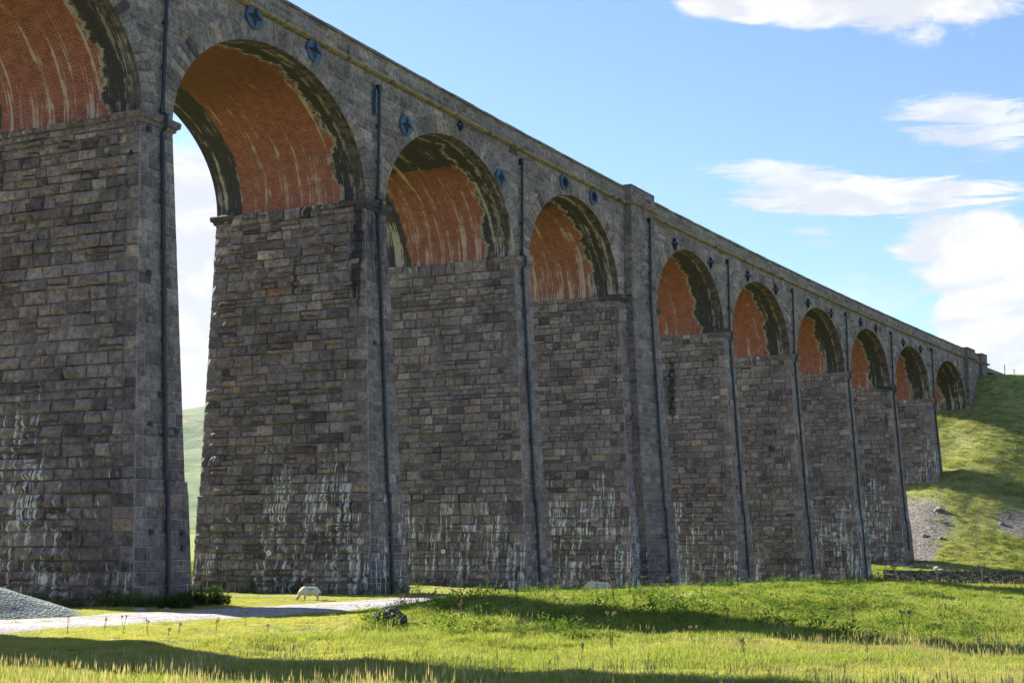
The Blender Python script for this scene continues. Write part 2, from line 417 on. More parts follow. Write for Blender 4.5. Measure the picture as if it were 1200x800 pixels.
tag(ground,kind='structure')

# path: gravel track running along the foot of the viaduct
ps=np.arange(-60,72,.5); pw=np.linspace(0,1,15)
jl=4.1+fbm(ps*.35,ps*0,51,3)*.55; jr=9.9+fbm(ps*.3,ps*0+9,52,3)*.8
m=MB(); offs=jl[:,None]+(jr-jl)[:,None]*pw[None,:]
px,py=L(ps[:,None],offs); pz=terrain(px,py)+.03-.05*(abs(pw-.5)*2)[None,:]**6
m.grid(np.stack([px,py,pz],-1),np.zeros(px.shape+(6,)))
path=m.build('path',M['path'],smooth=True,attrs=False); tag(path,kind='structure')

# far fell behind the viaduct
def fell_material():
    t=NT('fell'); pos=t.n('ShaderNodeNewGeometry').outputs['Position']
    n=t.noise(t.vmul(pos,(.006,.003,.022)),1.,6,.62,.8); n2=t.noise(pos,.03,5,.7)
    c=t.ramp(n,[(.3,(.035,.06,.05)),(.42,(.07,.12,.045)),(.5,(.13,.18,.06)),(.58,(.18,.20,.09)),(.66,(.06,.08,.07))])
    c=t.mix(1.,c,t.ramp(n2,[(.3,(.6,.6,.65)),(.7,(1.3,1.3,1.2))]),'MULTIPLY')
    return t.out(t.pbr(c,.95,t.bump(n2,1.,6.),spec=.05))
M['fell']=fell_material()
az=np.linspace(R(-75),R(75),151); rr=np.linspace(0,1,40)
AZ,RR=np.meshgrid(az,rr,indexing='ij')
dist=1300+RR*3400
prof=(sstep(0,.68,RR)*.80+.2*sstep(.3,.75,RR))*sstep(1.35,.72,RR)
azd=np.degrees(AZ)
crest=372*(.94+.05*np.sin(np.radians(azd*7+40))+.06*fbm(azd*.12,azd*0,61,3))*(1-.45*sstep(2,30,azd))*(1-.35*sstep(-22,-50,azd))
FX=np.sin(AZ)*dist; FY=np.cos(AZ)*dist
FZ=-14+crest*prof*(1+.10*fbm(FX*.003,FY*.003,62,4)) + fbm(FX*.008,FY*.008,63,3)*6*sstep(0,.2,RR)
m=MB(); m.grid(np.stack([FX,FY,FZ],-1),np.zeros(FX.shape+(6,)))
hills=m.build('hills',M['fell'],smooth=True,attrs=False); tag(hills,kind='structure')

# ------------------------------------------------------------------ masonry
def courses(z0,z1,lo,hi,breaks=(),r=random):
    zs=[z0]; br=sorted([b for b in breaks if z0<b<z1])+[z1]
    while zs[-1]<z1-1e-6:
        nx=[b for b in br if b>zs[-1]+1e-6][0]
        h=r.uniform(lo,hi)
        if r.random()<.22: h*=.6
        z=zs[-1]+h
        if nx-z<lo*.7: z=nx
        zs.append(z)
    return zs
def masonry(m, fpos, fu, zs, lo, hi, proj, rough, tone=(.5,.2), nu=6, nv=4, leach=None, wet=None, mort=.006, r=random, quoin=0., skip=None, split=.18, gv=None):
    """lay stones: fpos(u,z,d)->xyz with d out of the face; fu(z)->(u0,u1)"""
    for z0,z1 in zip(zs[:-1],zs[1:]):
        zm=(z0+z1)/2; iv=fu(zm)
        if not iv: continue
        if isinstance(iv,tuple): iv=[iv]
        for (ua,ub) in iv:
            Lw=ub-ua
            if Lw<.12: continue
            cuts=[0.]
            if quoin and Lw>2*quoin: cuts.append(quoin*r.choice((.75,1.25))/1.)
            while cuts[-1]<Lw-1e-6:
                w=r.uniform(lo,hi)*(1.35 if r.random()<.18 else 1.)
                c=cuts[-1]+w
                if quoin and Lw>2*quoin:
                    lim=Lw-quoin*r.choice((.75,1.25))
                    if c>lim-lo*.5 and cuts[-1]<lim-.1: c=lim
                if Lw-c<lo*.6: c=Lw
                cuts.append(c)
            for i,(a,b) in enumerate(zip(cuts[:-1],cuts[1:])):
                qs = quoin and (i==0 or i==len(cuts)-2)
                subs=[(z0,z1)]
                if (not qs) and (z1-z0)>.34 and r.random()<split: 
                    zz=z0+(z1-z0)*r.choice((.36,.5,.62)); subs=[(z0,zz),(zz,z1)]
                for (s0,s1) in subs:
                    if skip and skip(ua+(a+b)/2,(s0+s1)/2,a,b): continue
                    eu=min(.042,(b-a)*.15)/(b-a); ev=min(.038,(s1-s0)*.16)/(s1-s0)
                    g0_=.010/(b-a); f0_=.009/(s1-s0)
                    eu=max(eu,g0_*1.8); ev=max(ev,f0_*1.8)
                    tu=np.concatenate([[0,g0_,eu],np.linspace(eu,1-eu,max(nu-2,2))[1:-1],[1-eu,1-g0_,1]])
                    tv=np.concatenate([[0,f0_,ev],np.linspace(ev,1-ev,max(nv-2,2))[1:-1],[1-ev,1-f0_,1]])
                    TU,TV=np.meshgrid(tu,tv,indexing='ij')
                    Z=s0+(s1-s0)*TV
                    # keep the ends of the course on the face's own edges
                    fa=(a+(b-a)*TU)/Lw
                    e0=fu(s0);e1=fu(s1)
                    if isinstance(e0,tuple) and isinstance(e1,tuple) and isinstance(fu(zm),tuple):
                        U0=e0[0]+(e1[0]-e0[0])*TV; U1=e0[1]+(e1[1]-e0[1])*TV; U=U0+(U1-U0)*fa
                    else: U=ua+Lw*fa
                    base=abs(r.gauss(0,1))*proj*.55+proj*.25
                    rg=rough*(r.uniform(.4,1.4))
                    if (not qs) and proj>.06 and r.random()<.13: base+=r.uniform(.06,.17)
                    if qs: base=proj*.35; rg=rough*.5
                    k=r.random()*900
                    tilt=r.uniform(-1,1)*rg*.5; tilt2=r.uniform(-.3,1)*rg*.6
                    D=base+rg*(vnoise(U*4.5+k,Z*4.5+k*.37,3)-.5)*1.1+rg*.6*(vnoise(U*10+k,Z*10-k,4)-.5)+tilt*(TU-.5)*2*.5-tilt2*(TV-.5)
                    # quarry-faced bulge
                    bul=np.minimum(np.minimum(TU,1-TU)*(b-a),np.minimum(TV,1-TV)*(s1-s0))
                    pil=np.clip(bul/.13,0,1); D=(D+rg*.5)*(.22+.78*pil*(2-pil))
                    D=np.maximum(D,.004)
                    edge=((TU<=g0_+1e-9)|(TU>=1-g0_-1e-9)|(TV<=f0_+1e-9)|(TV>=1-f0_-1e-9))
                    D=np.where(edge,-mort,D)
                    tn=min(max(r.gauss(*tone),0),.93)
                    q=r.random()
                    if q<.016: tn=.955
                    elif q<.0162: tn=1.
                    A=np.zeros(U.shape+(6,)); A[...,0]=tn; A[...,1]=edge*1.
                    A[...,2]=(np.minimum(leach(U,Z),1.) if leach else .15)+r.uniform(-.12,.12); A[...,3]=wet(U,Z) if wet else 0.
                    A[...,4]=U; A[...,5]=Z
                    m.grid(fpos(U,Z,D),A)

viaduct=empty('viaduct',tuple(P3(0.,0.,-2.3)))
tag(viaduct,'long curved railway viaduct of dark gritstone with red brick vaults, crossing the grassland','viaduct')
VL=Vector(viaduct.location)
def vb(m,name,mats,parent=None,**kw):
    o=m.build(name,mats,parent if parent is not None else viaduct,**kw)
    return o
# all part meshes are given in world metres; shift under the parent empty
def settle():
    bpy.context.view_layer.update()

def core_pier(m, k, zb, z1=HS, extra=0.):
    c=PC[k]; lev=[zb,HJ-.02,HJ+.0,z1]; hw=[float(ht(k,np.array(zb))),float(ht(k,np.array(HJ-.001))),float(ht(k,np.array(HJ))),float(ht(k,np.array(z1)))]
    b=[float(bo(np.array(q))) for q in (zb,HJ-.001,HJ,z1)]; bk=[float(bb(q)) for q in lev]
    ins=.018
    rings=[]
    for z,h,o,q in zip(lev,hw,b,bk):
        o-=ins; h-=ins
        rings.append([P3(c-h,o,z),P3(c+h,o,z),P3(c+h,-W-q+ins,z),P3(c-h,-W-q+ins,z)])
    P=[v for r_ in rings for v in r_]; F=[]
    for i in range(3):
        for j in range(4): F.append((i*4+j,i*4+(j+1)%4,i*4+4+(j+1)%4,i*4+4+j))
    F.append((12,13,14,15))
    m.poly(P,F,(.45,.9,.1,0,0,0))

def make_pier(k, near):
    r=random.Random(100+k)
    c=PC[k]; zb={2:-2.9,3:-2.9,4:-3.1,5:-3.4,6:-3.8,7:-4.2,8:-4.4,9:-2.6,10:3.2}.get(k,-3.)
    m=MB(); core_pier(m,k,zb)
    if near:
        nu,nv = (7,5) if k<=3 else ((6,4) if k<=5 else (5,4))
        zs=courses(zb,HS,.40,.58,(HJ,),r)
        base=-2.3 if k<9 else (-.5 if k==9 else 5.)
        cluster=[(r.uniform(-W,0),r.uniform(1,3.2),r.uniform(.8,1.8)) for _ in range(4)]
        def leach(U,Z):
            low=.42+.58*sstep(base+7.5,base+.8,Z)
            for (cu,cz,w_) in cluster:
                low=low+.55*np.exp(-((U-cu)/w_)**2)*sstep(base+9.5,base+4,Z)
            top=.85*sstep(HS-2.2,HS-.2,Z)*(vnoise(U*1.3+k*7,U*0,9)>.35)
            return np.maximum(low*(.55+.75*vnoise(U*.5+k*3,Z*.25,8)),top)
        def wet(U,Z):
            w_=0.*U
            if k==3: # blue-black stain down the front corner of the third pier
                w_=.56*np.exp(-((U+.35)/.6)**2)*sstep(7.5,14,Z)+.22*np.exp(-((U+.2)/.4)**2)
                w_=w_+.66*np.exp(-((U+3.9)/.2)**2)*sstep(10.5,12.5,Z)*sstep(15.6,14.6,Z)
            if k==6: w_=.78*np.exp(-((U+4.4)/.5)**2)*sstep(8.,10.5,Z)*sstep(15,14.5,Z)+.45*np.exp(-((U+.5)/.5)**2)*sstep(9,12,Z)
            if k in(4,7): w_=.38*np.exp(-((U+.6)/.8)**2)*sstep(9,13,Z)
            if k==9: w_=.55*np.exp(-((U+.5)/.7)**2)*sstep(7,12,Z)
            if k==5: w_=.5*np.exp(-((U+.3)/1.)**2)*sstep(4,12,Z)
            return w_
        # side of the pier inside the arch, facing the near end
        t_,n_=TN(np.array(c))
        def fside(U,Z,D): return P3(c-ht(k,Z),U,Z)-t_*D[...,None]
        def uside(z):
            o=float(bo(np.array(z))); return (-W-float(bb(z)),o)
        masonry(m,fside,uside,zs,.5,1.2,.10,.26,(.47,.19),nu,nv,leach,wet,r=r,quoin=.8,split=.2)
        # front
        def ffront(U,Z,D): return P3(U,bo(Z),Z)+TN(U)[1]*D[...,None]
        def ufront(z):
            h=float(ht(k,np.array(z))); return (c-h,c+h)
        def wf(U,Z): return wet(0*U-.1,Z)*.8
        def lf(U,Z): return leach(0*U,Z)*.7
        masonry(m,ffront,ufront,zs,.55,1.,.04,.09,(.43,.15),5,4,lf,wf,r=r,quoin=.6)
        # far side of the pier inside the next arch
        def ffar(U,Z,D): return P3(c+ht(k,Z),-U,Z)+t_*D[...,None]
        def ufar(z):
            o=float(bo(np.array(z))); return (-o,W+float(bb(z)))
        masonry(m,ffar,ufar,zs,.55,1.2,.07,.12,(.47,.2),4,4,leach,None,r=r,quoin=.75)
        # corbel stones left for the centring
        for rowz in (HS-1.55,HS-3.1,HS-6.4):
            for q in range(7 if rowz>HS-4 else 3):
                u=-W+.9+q*(W-1.2)/6.+r.uniform(-.25,.25)
                if r.random()<.2: continue
                w_,h_,d_=r.uniform(.32,.5),r.uniform(.26,.36),r.uniform(.16,.26)
                zz=rowz+r.uniform(-.12,.12)
                U,Z=np.meshgrid(np.linspace(u-w_/2,u+w_/2,5),np.linspace(zz-h_/2,zz+h_/2,5),indexing='ij')
                TU=np.linspace(-1,1,5)[:,None]; TV=np.linspace(-1,1,5)[None,:]
                D=d_*np.clip(1.25-.9*np.maximum(abs(TU),abs(TV))**3,0,1)+(vnoise(U*9,Z*9,5)-.5)*.08
                D=np.where((abs(TU)>.99)|(abs(TV)>.99),-.02,D)
                A=np.zeros(U.shape+(6,)); A[...,0]=r.uniform(.3,.7); A[...,2]=.25; A[...,4]=U; A[...,5]=Z
                m.grid(fside(U,Z,D),A)
    p=vb(m,'pier',M['stone'])
    # impost: moulded springer course wrapped round the front and back corners
    if near:
        for sgn,oo in ((1,0.),(-1,-W)):
            mi=MB()
            h=(KT if k in KING else T)/2
            def ring(d,z):
                o=oo+sgn*(.06+d)
                wrap=1.35
                rag=[P3(c-h-.02,oo-sgn*wrap,z),P3(c-h-d,oo-sgn*wrap,z),P3(c-h-d,o,z),P3(c+h+d,o,z),P3(c+h+d,oo-sgn*wrap,z),P3(c+h+.02,oo-sgn*wrap,z)]
                return rag
            lev=[(.03,HS-.46),(.10,HS-.42),(.12,HS-.30),(.22,HS-.25),(.25,HS-.04),(.20,HS+.02),(.05,HS+.05)]
            rings=[ring(*l) for l in lev]; n=6
            P=[v for q in rings for v in q]; F=[]
            for i in range(len(rings)-1):
                for j in range(n):
                    if j==n-1: continue
                    F.append((i*n+j,i*n+j+1,i*n+n+j+1,i*n+n+j))
            F.append(tuple(range(n))[::-1]); F.append(tuple((len(rings)-1)*n+j for j in range(n)))
            for i in range(len(rings)-1): F.append((i*n+n-1,i*n,i*n+n,i*n+n+n-1))
            mi.poly(P,F,(.5,0,.45,.55 if k in(3,5,6,9) else .15,float(c),HS))
            vb(mi,'impost',M['king'],p)
    return p
near=[1,2,3,4,5,6,7,8,9,10]
piers={}
for k in ks: piers[k]=make_pier(k,k in near)

# deck body: spandrel walls pierced by the arches, plus abutment block
def deck_body():
    m=MB(); NS=40
    s_start=PC[-1]; s_end=153.6
    cols=[]  # list of (s, zlow) along the front
    for b in sorted(ARCH):
        ca,ra=ARCH[b]
        th=np.linspace(np.pi,0,NS)
        for q in th: cols.append((ca+ra*math.cos(q),HS+RV*math.sin(q)))
    ins=.02
    for i in range(len(cols)-1):
        (sa,za),(sb,zb_)=cols[i],cols[i+1]
        if sb-sa<1e-6: continue
        if sb-sa>2:   # wide king pier: subdivide
            xs=np.linspace(sa,sb,5)
        else: xs=[sa,sb]
        for x0,x1 in zip(xs[:-1],xs[1:]):
            z0_=za+(zb_-za)*(x0-sa)/(sb-sa); z1_=za+(zb_-za)*(x1-sa)/(sb-sa)
            for o in (-ins,-W+ins):
                m.poly([P3(x0,o,z0_),P3(x1,o,z1_),P3(x1,o,HC+.1),P3(x0,o,HC+.1)],[(0,1,2,3)],(.45,.9,.1,0,x0,HC))
    # abutment
    S=np.linspace(144.36,s_end,6)
    for x0,x1 in zip(S[:-1],S[1:]):
        for o in (-ins,-W+ins): m.poly([P3(x0,o,8),P3(x1,o,8),P3(x1,o,HC+.1),P3(x0,o,HC+.1)],[(0,1,2,3)],(.45,.9,.1,0,x0,HC))
    m.poly([P3(144.36,0.,8),P3(144.36,-W,8),P3(144.36,-W,HS),P3(144.36,0.,HS)],[(0,1,2,3)])
    m.poly([P3(s_end,0.,8),P3(s_end,-W,8),P3(s_end,-W,HC+.1),P3(s_end,0.,HC+.1)],[(0,1,2,3)])
    return m
mdeck=deck_body()
# spandrel stones
r=random.Random(5)
zs=courses(HS+.02,HC-.02,.36,.52,(),r)
RING=.92
def excl(b,z,pad=0.):
    ca,ra=ARCH[b]; t=(z-HS)/(RV+RING-pad)
    if t>=1: return None
    w=(ra+RING-pad)*math.sqrt(max(1-t*t,0)); return (ca-w,ca+w)
def uspan(z):
    bs=[b for b in sorted(ARCH) if b>=1]
    out=[]; cur=PC[0]
    for b in bs:
        e=excl(b,z,.16)
        if e is None: continue
        out.append((cur,e[0])); cur=e[1]
    out.append((cur,153.6))
    return out
def fsp(U,Z,D): return P3(U,0.,Z)+TN(U)[1]*D[...,None]
def wsp(U,Z): return .62*np.exp(-((U-PC[3]+.35)/.35)**2)*sstep(HS,HS+1,Z)+.3*np.exp(-((U-PC[6])/.5)**2)
def lsp(U,Z): return .30+.35*sstep(HS+3,HS,Z)
masonry(mdeck,fsp,uspan,zs,.6,1.3,.022,.045,(.55,.17),5,4,lsp,wsp,r=r,split=.1)
# abutment face stones and the side of the abutment inside the last arch
masonry(mdeck,fsp,lambda z:(144.4,153.6),courses(8,HS,.3,.42,(),r),.5,1.,.02,.035,(.55,.17),4,4,None,None,r=r)
tE,nE=TN(np.array(144.36))
masonry(mdeck,lambda U,Z,D:P3(144.36,U,Z)-tE*D[...,None],lambda z:(-W,0.),courses(8,HS,.3,.42,(),r),.5,1.,.05,.08,(.45,.2),5,4,None,None,r=r)
# voussoirs
for b in sorted(ARCH):
    if b<1: continue
    ca,ra=ARCH[b]
    ring_len=math.pi*(ra+RV)/2
    N=int(ring_len/.42)
    ang=[0.]
    while ang[-1]<math.pi:
        nx=ang[-1]+r.uniform(.75,1.25)*math.pi/N
        if math.pi-nx<.6*math.pi/N: nx=math.pi
        ang.append(min(nx,math.pi))
    nuv=(4,5) if b<=6 else (4,4)
    for a0,a1 in zip(ang[:-1],ang[1:]):
        n1,n2=nuv; TU,TV=np.meshgrid(np.array([0,.1,.9,1.]),np.linspace(0,1,n2) if n2<5 else np.array([0,.06,.5,.94,1.]),indexing='ij')
        AN=a0+(a1-a0)*TU; dep=RING+r.choice((0,.0,-.12,.1)); rd=.0+dep*TV
        S_=ca+(ra+rd)*np.cos(AN); Z_=HS+(RV+rd)*np.sin(AN)
        S_=np.clip(S_,PC.get(b-1,-99)+0.,PC.get(b,146.)-0.) if b-1 not in KING and b not in KING else S_
        k_=r.random()*99; D=.055+r.gauss(0,.012)+(vnoise(S_*5+k_,Z_*5,6)-.5)*.035
        edge=(TU<=0)|(TU>=1)|(TV>=1)
        D=np.where(edge,-.0,D); D=np.where(TV<=0,.035,D)
        A=np.zeros(S_.shape+(6,)); A[...,0]=min(max(r.gauss(.52,.2),0),.94) if r.random()>.05 else .96; A[...,1]=edge*1.; A[...,2]=.38; A[...,4]=S_; A[...,5]=Z_
        mdeck.grid(fsp(S_,Z_,D),A)
spandrel=vb(mdeck,'spandrel_wall',M['spandrel'])

# brick vaults
vp={1:(1.7,99,.02,1.,.45),2:(1.7,99,.035,1.,.4),3:(1.55,99,.035,1.05,.7),4:(1.7,6.6,.062,1.,.9),5:(1.9,8.2,.062,.92,.8),6:(2.1,99,.0,1.,.6),7:(2.0,99,.02,1.,.5),8:(2.1,99,.01,1.,.5),9:(2.1,99,.02,1.,.5),10:(2.2,99,.02,1.,.5),11:(3.2,99,.03,.9,.7),0:(1.7,99,.02,1.,.5)}
for b in sorted(ARCH):
    ca,ra=ARCH[b]
    f0,cr,ef,rd,dk=vp.get(b,vp[1])
    mat=brick_material(b+2,f0,cr,ef,rd,dk)
    th=np.linspace(-.0,np.pi,49); offs=np.linspace(.035,-W-.035,10)
    arc=np.concatenate([[0],np.cumsum(np.hypot(np.diff(ra*np.cos(th)),np.diff(RV*np.sin(th))))])
    S_=ca+ra*np.cos(th)[:,None]+0*offs[None,:]; Z_=HS+RV*np.sin(th)[:,None]+0*offs[None,:]
    # the lower metre of brickwork meets the pier; slight uneven relief
    A=np.zeros(S_.shape+(6,)); A[...,4]=-offs[None,:]; A[...,5]=arc[:,None]
    Pm=P3(S_,offs[None,:]+0*S_,Z_)
    m=MB(); m.grid(Pm,A); vb(m,'brick_vault',mat,smooth=True)

# sweep a section along the line
def sweep(m, prof, s0, s1, step=1.5, a=(.5,0,.1,0,0,0)):
    S=np.arange(s0,s1+step*.5,step); S[-1]=s1; pr=np.array(prof)
    P=P3(S[:,None]+0*pr[None,:,0],pr[None,:,0]+0*S[:,None],pr[None,:,1]+0*S[:,None])
    A=np.zeros(P.shape[:2]+(6,)); A[...,:4]=np.array(a[:4]); A[...,4]=S[:,None]; A[...,5]=pr[None,:,1]
    P=np.concatenate([P,P[:,:1]],1); A=np.concatenate([A,A[:,:1]],1)
    m.grid(P,A)
    for e in (0,-1): m.poly([P[e,j] for j in range(len(pr))],[tuple(range(len(pr)))],a)
m=MB()
sweep(m,[(-.6,HC+.25),(-W+.6,HC+.25),(-W+.6,HC-.3),(-.6,HC-.3)],PC[-1],210,3.)
deck=vb(m,'track_bed',M['ballast'])
m=MB()
for sg,o in ((1,0.),(-1,-W)):
    sweep(m,[(o-sg*.3,HC+.02),(o+sg*.10,HC+.0),(o+sg*.26,HC+.06),(o+sg*.27,HC+.15),(o+sg*.12,HC+.2),(o-sg*.3,HC+.2)],PC[-1],153.9,1.2)
for (a,b) in ((47.05,51.1),(144.3,147.9),(151.3,153.9)):
    sweep(m,[(.1,HC+.018),(.60,HC+.0),(.84,HC+.06),(.85,HC+.15),(.62,HC+.2),(.1,HC+.199)],a-.15,b+.15,.7)
string_course=vb(m,'string_course',M['string'])
m=MB(); r=random.Random(9)
for sg,o in ((1,0.),(-1,-W)):
    sweep(m,[(o-sg*.32,HC+.18),(o+sg*.07,HC+.18),(o+sg*.07,HT-.15),(o-sg*.32,HT-.15)],PC[-1],153.7,1.5,(.5,.9,.1,0))
zs=[HC+.2,HC+.2+.33,HC+.2+.64,HT-.16]
def fpa(U,Z,D): return P3(U,.09,Z)+TN(U)[1]*D[...,None]
masonry(m,fpa,lambda z:(PC[0],153.7),zs,.6,1.2,.012,.022,(.55,.16),4,4,lambda U,Z:.2+0*U,None,r=r,split=0)
# coping stones
s=PC[0]
while s<153.7:
    w=r.uniform(.9,1.4); e=min(s+w,153.7)
    if 153.7-e<.5: e=153.7
    d=r.uniform(-.01,.012)
    sweep(m,[(-.38,HT-.15),(.17+d,HT-.15),(.19+d,HT-.12),(.17+d,HT-.02+d),(.10,HT+d),(-.36,HT+d)],s+.006,e-.006,e-s-.012,(min(max(r.gauss(.55,.17),0),.93),0,.15,0))
    s=e
sweep(m,[(-W-.17,HT-.15),(-W+.38,HT-.15),(-W+.38,HT),(-W-.17,HT)],PC[-1],153.7,3.,(.5,0,.1,0))
parapet=vb(m,'parapet',M['parapet'])

# pilasters (king pier from the ground up; two on the abutment)
def pilaster(c, hw0, zb, bat, foff, proj, seed):
    r=random.Random(seed); m=MB(); 
    def hw(z): return hw0+ (BT*.75*(HS-z) if bat and z<HS else 0)
    def fo(z):
        z=np.asarray(z,float); return (np.where(z<HS,bo(z),.03) if bat else 0*z)+proj
    top=HT+.14
    lv=[zb,HJ,HJ+.02,HS,HC,top-.16] if zb<HJ else [zb,HS,HC,top-.16]
    rings=[]
    for z in lv:
        h=hw(z)-.015; o=float(fo(z))-.015; rings.append([P3(c-h,-.35,z),P3(c-h,o,z),P3(c+h,o,z),P3(c+h,-.35,z)])
    P=[v for q in rings for v in q]; F=[]
    for i in range(len(lv)-1):
        for j in range(4): F.append((i*4+j,i*4+(j+1)%4,i*4+4+(j+1)%4,i*4+4+j))
    F.append((len(P)-4,len(P)-3,len(P)-2,len(P)-1)); m.poly(P,F,(.45,.9,.1,0,0,0))
    zs=courses(zb,HC,.3,.42,(HJ,HS),r)+[HC+.2+.33,HC+.2+.64,top-.16][0:0]
    zt=[HC+.2,HC+.55,HC+.88,top-.16]
    def lf(U,Z): return .25+.4*sstep(4,-1,Z)
    def ff(U,Z,D): return P3(U,fo(Z),Z)+TN(U)[1]*D[...,None]
    def fu(z): return (c-hw(z),c+hw(z))
    t_,n_=TN(np.array(c))
    def fl(U,Z,D):
        h=np.vectorize(hw)(Z); return P3(c-h,U,Z)-t_*D[...,None]
    def ul(z): return (float(fo(z))-proj,float(fo(z)))
    def fr(U,Z,D):
        h=np.vectorize(hw)(Z); return P3(c+h,-U,Z)+t_*D[...,None]
    def ur(z): return (-float(fo(z)),-float(fo(z))+proj)
    for q in (zs,zt):
        masonry(m,ff,fu,q,.5,1.,.018,.03,(.48,.16),5,4,lf,None,r=r,quoin=.5)
        masonry(m,fl,ul,q,.4,.7,.014,.02,(.42,.16),4,4,lf,None,r=r)
        masonry(m,fr,ur,q,.4,.7,.014,.02,(.42,.16),4,4,lf,None,r=r)
    h=hw0+.03
    P=[P3(c+a*h,o,z) for z in(top-.16,top) for a,o in((-1,-.5),(-1,proj+.04),(1,proj+.04),(1,-.5))]
    m.poly(P,[(0,1,5,4),(1,2,6,5),(2,3,7,6),(3,0,4,7),(4,5,6,7),(3,2,1,0)],(.6,0,.1,0,0,0))
    return vb(m,'pilaster',M['king'])
pilaster(49.07,2.02,-3.4,True,0,.55,71)
pilaster(146.1,1.75,10.5,False,0,.5,72)
pilaster(152.6,1.25,17.,False,0,.5,73)

# downpipes
def bo1(z): return float(bo(np.array(z)))
for k in near[1:]:
    c={2:-.45,3:15.78,4:31.6,5:49.87,6:66.8,7:82.6,8:98.2,9:113.5,10:129.4}[k]
    z_end={8:-3.6,9:-.7,10:6.8}.get(k,-2.6)
    ex=.55 if k==5 else 0.
    top=22.45
    m=MB(); rad=.085
    def off(z): return (bo1(z) if z<HS else .03)+ex+.16
    pts=[]
    if k!=5:
        pts=[(top,.20+ex),(HS+.22,.20+ex),(HS+.05,.42+ex),(HS-.42,.42+ex),(HS-.62,off(HS-.62))]
    else: pts=[(top,.2+ex),(HS,.2+ex)]
    pts+=[(z,off(z)) for z in np.arange(HS-3,HJ+.4,-3.)]+[(HJ+.12,off(HJ+.12)),(HJ-.08,off(HJ-.1))]
    pts+=[(z,off(z)) for z in ([-1,z_end] if z_end<-1 else [z_end])]
    pts=[p for p in pts if p[0]>=z_end-1e-6]
    m.tube([P3(c,o,z) for z,o in pts],rad,8)
    # sockets and brackets
    z=top-1.85
    while z>z_end+.5:
        o=float(np.interp(-z,[-p[0] for p in pts],[p[1] for p in pts]))
        m.tube([P3(c,o,z-.09),P3(c,o,z+.09)],rad*1.35,8)
        m.box(P3(c,o-.09,z),(.34,.05,.06),Matrix.Rotation(-float(np.interp(c,_s,_a)),3,'Z'))
        z-=1.83
    m.box(P3(c,.13+ex,top+.08),(.3,.26,.34),Matrix.Rotation(-float(np.interp(c,_s,_a)),3,'Z'))
    m.tube([P3(c,.0+ex,top+.1),P3(c,.2+ex,top+.05)],.07,8)
    p=vb(m,'drainpipe',M['pipe'])
    if k==3:
        m=MB(); m.box(P3(c-.34,.10,21.75),(.3,.1,1.25),Matrix.Rotation(-float(np.interp(c,_s,_a)),3,'Z')); vb(m,'hopper_plate',M['blue'],p)

# tie-bar anchor plates
plates=[(-7.0,22.75,'d4'),(5.52,22.83,'d4'),(10.16,22.76,'d4'),(18.55,21.34,'d4'),(24.22,22.82,'s'),(29.06,20.96,'d4'),(37.61,22.6,'d8'),(41.96,22.6,'d8'),(55.93,22.0,'x'),(63.14,21.8,'x'),(71.45,22.08,'x'),(78.33,21.97,'x'),(87.01,22.04,'x'),(93.68,21.98,'x'),(103.04,22.4,'x'),(108.15,22.4,'x'),(118.04,22.02,'x'),(124.87,22.09,'x')]
for s_,z_,kind in plates:
    a=float(np.interp(s_,_s,_a)); rot=Matrix.Rotation(-a,3,'Z')   # local x along wall, -y out of wall
    tx=Vector((math.sin(a),math.cos(a),0)); nn=Vector((math.cos(a),-math.sin(a),0)); up=Vector((0,0,1))
    C0=Vector(P3(s_,.07,z_))
    def pt(x,z,o): return tuple(C0+tx*x+up*z+nn*o)
    m=MB()
    if kind[0]=='d':
        n=28; rd=.60
        P=[pt(rd*math.cos(q),rd*.88*math.sin(q),o) for o in(0,.07) for q in np.linspace(0,2*math.pi,n,endpoint=False)]
        m.poly(P,[tuple(n+j for j in range(n))]+[(j,(j+1)%n,n+(j+1)%n,n+j) for j in range(n)])
        disc=vb(m,'anchor_plate',M['blue'])
        m=MB(); n=4 if kind=='d4' else 8
        for i in range(n):
            q=i*2*math.pi/n; L_=.56
            for sg in(-1,1):
                d1=(math.cos(q),math.sin(q)*.88); w1=.13 if n==4 else .075; pr=(-math.sin(q)*w1*sg,math.cos(q)*w1*sg)
                m.poly([pt(0,0,.24),pt(d1[0]*L_,d1[1]*L_,.10),pt(d1[0]*.05+pr[0],d1[1]*.05+pr[1],.075)],[(0,1,2)])
        m.tube([pt(0,0,.06),pt(0,0,.27)],.07,6)
        vb(m,'cross_rib',M['bluedark'],disc)
    else:
        sc_=.5 if kind=='x' else .32
        for i in range(4):
            q=i*math.pi/2+ (0 if i%2 else 0)
            d1=(math.cos(q),math.sin(q)*.9); pw_=(-math.sin(q),math.cos(q))
            P=[]
            for o in(0.,.20):
                for L_,w1 in((0,.14),(sc_*.55,.10),(sc_,.05)):
                    for sg in(-1,1):
                        P.append(pt(d1[0]*L_+pw_[0]*w1*sg,d1[1]*L_+pw_[1]*w1*sg,o*(1 if L_<sc_*.9 else .5)))
            m.poly(P,[(6,7,9,8),(8,9,11,10),(0,6,8,2),(2,8,10,4),(1,3,9,7),(3,5,11,9),(4,10,11,5)])
        disc=vb(m,'anchor_plate',M['bluedark'])
        m=MB(); m.tube([pt(0,0,.05),pt(0,0,.34)],.10,6); vb(m,'tie_rod_nut',M['blue'],disc)
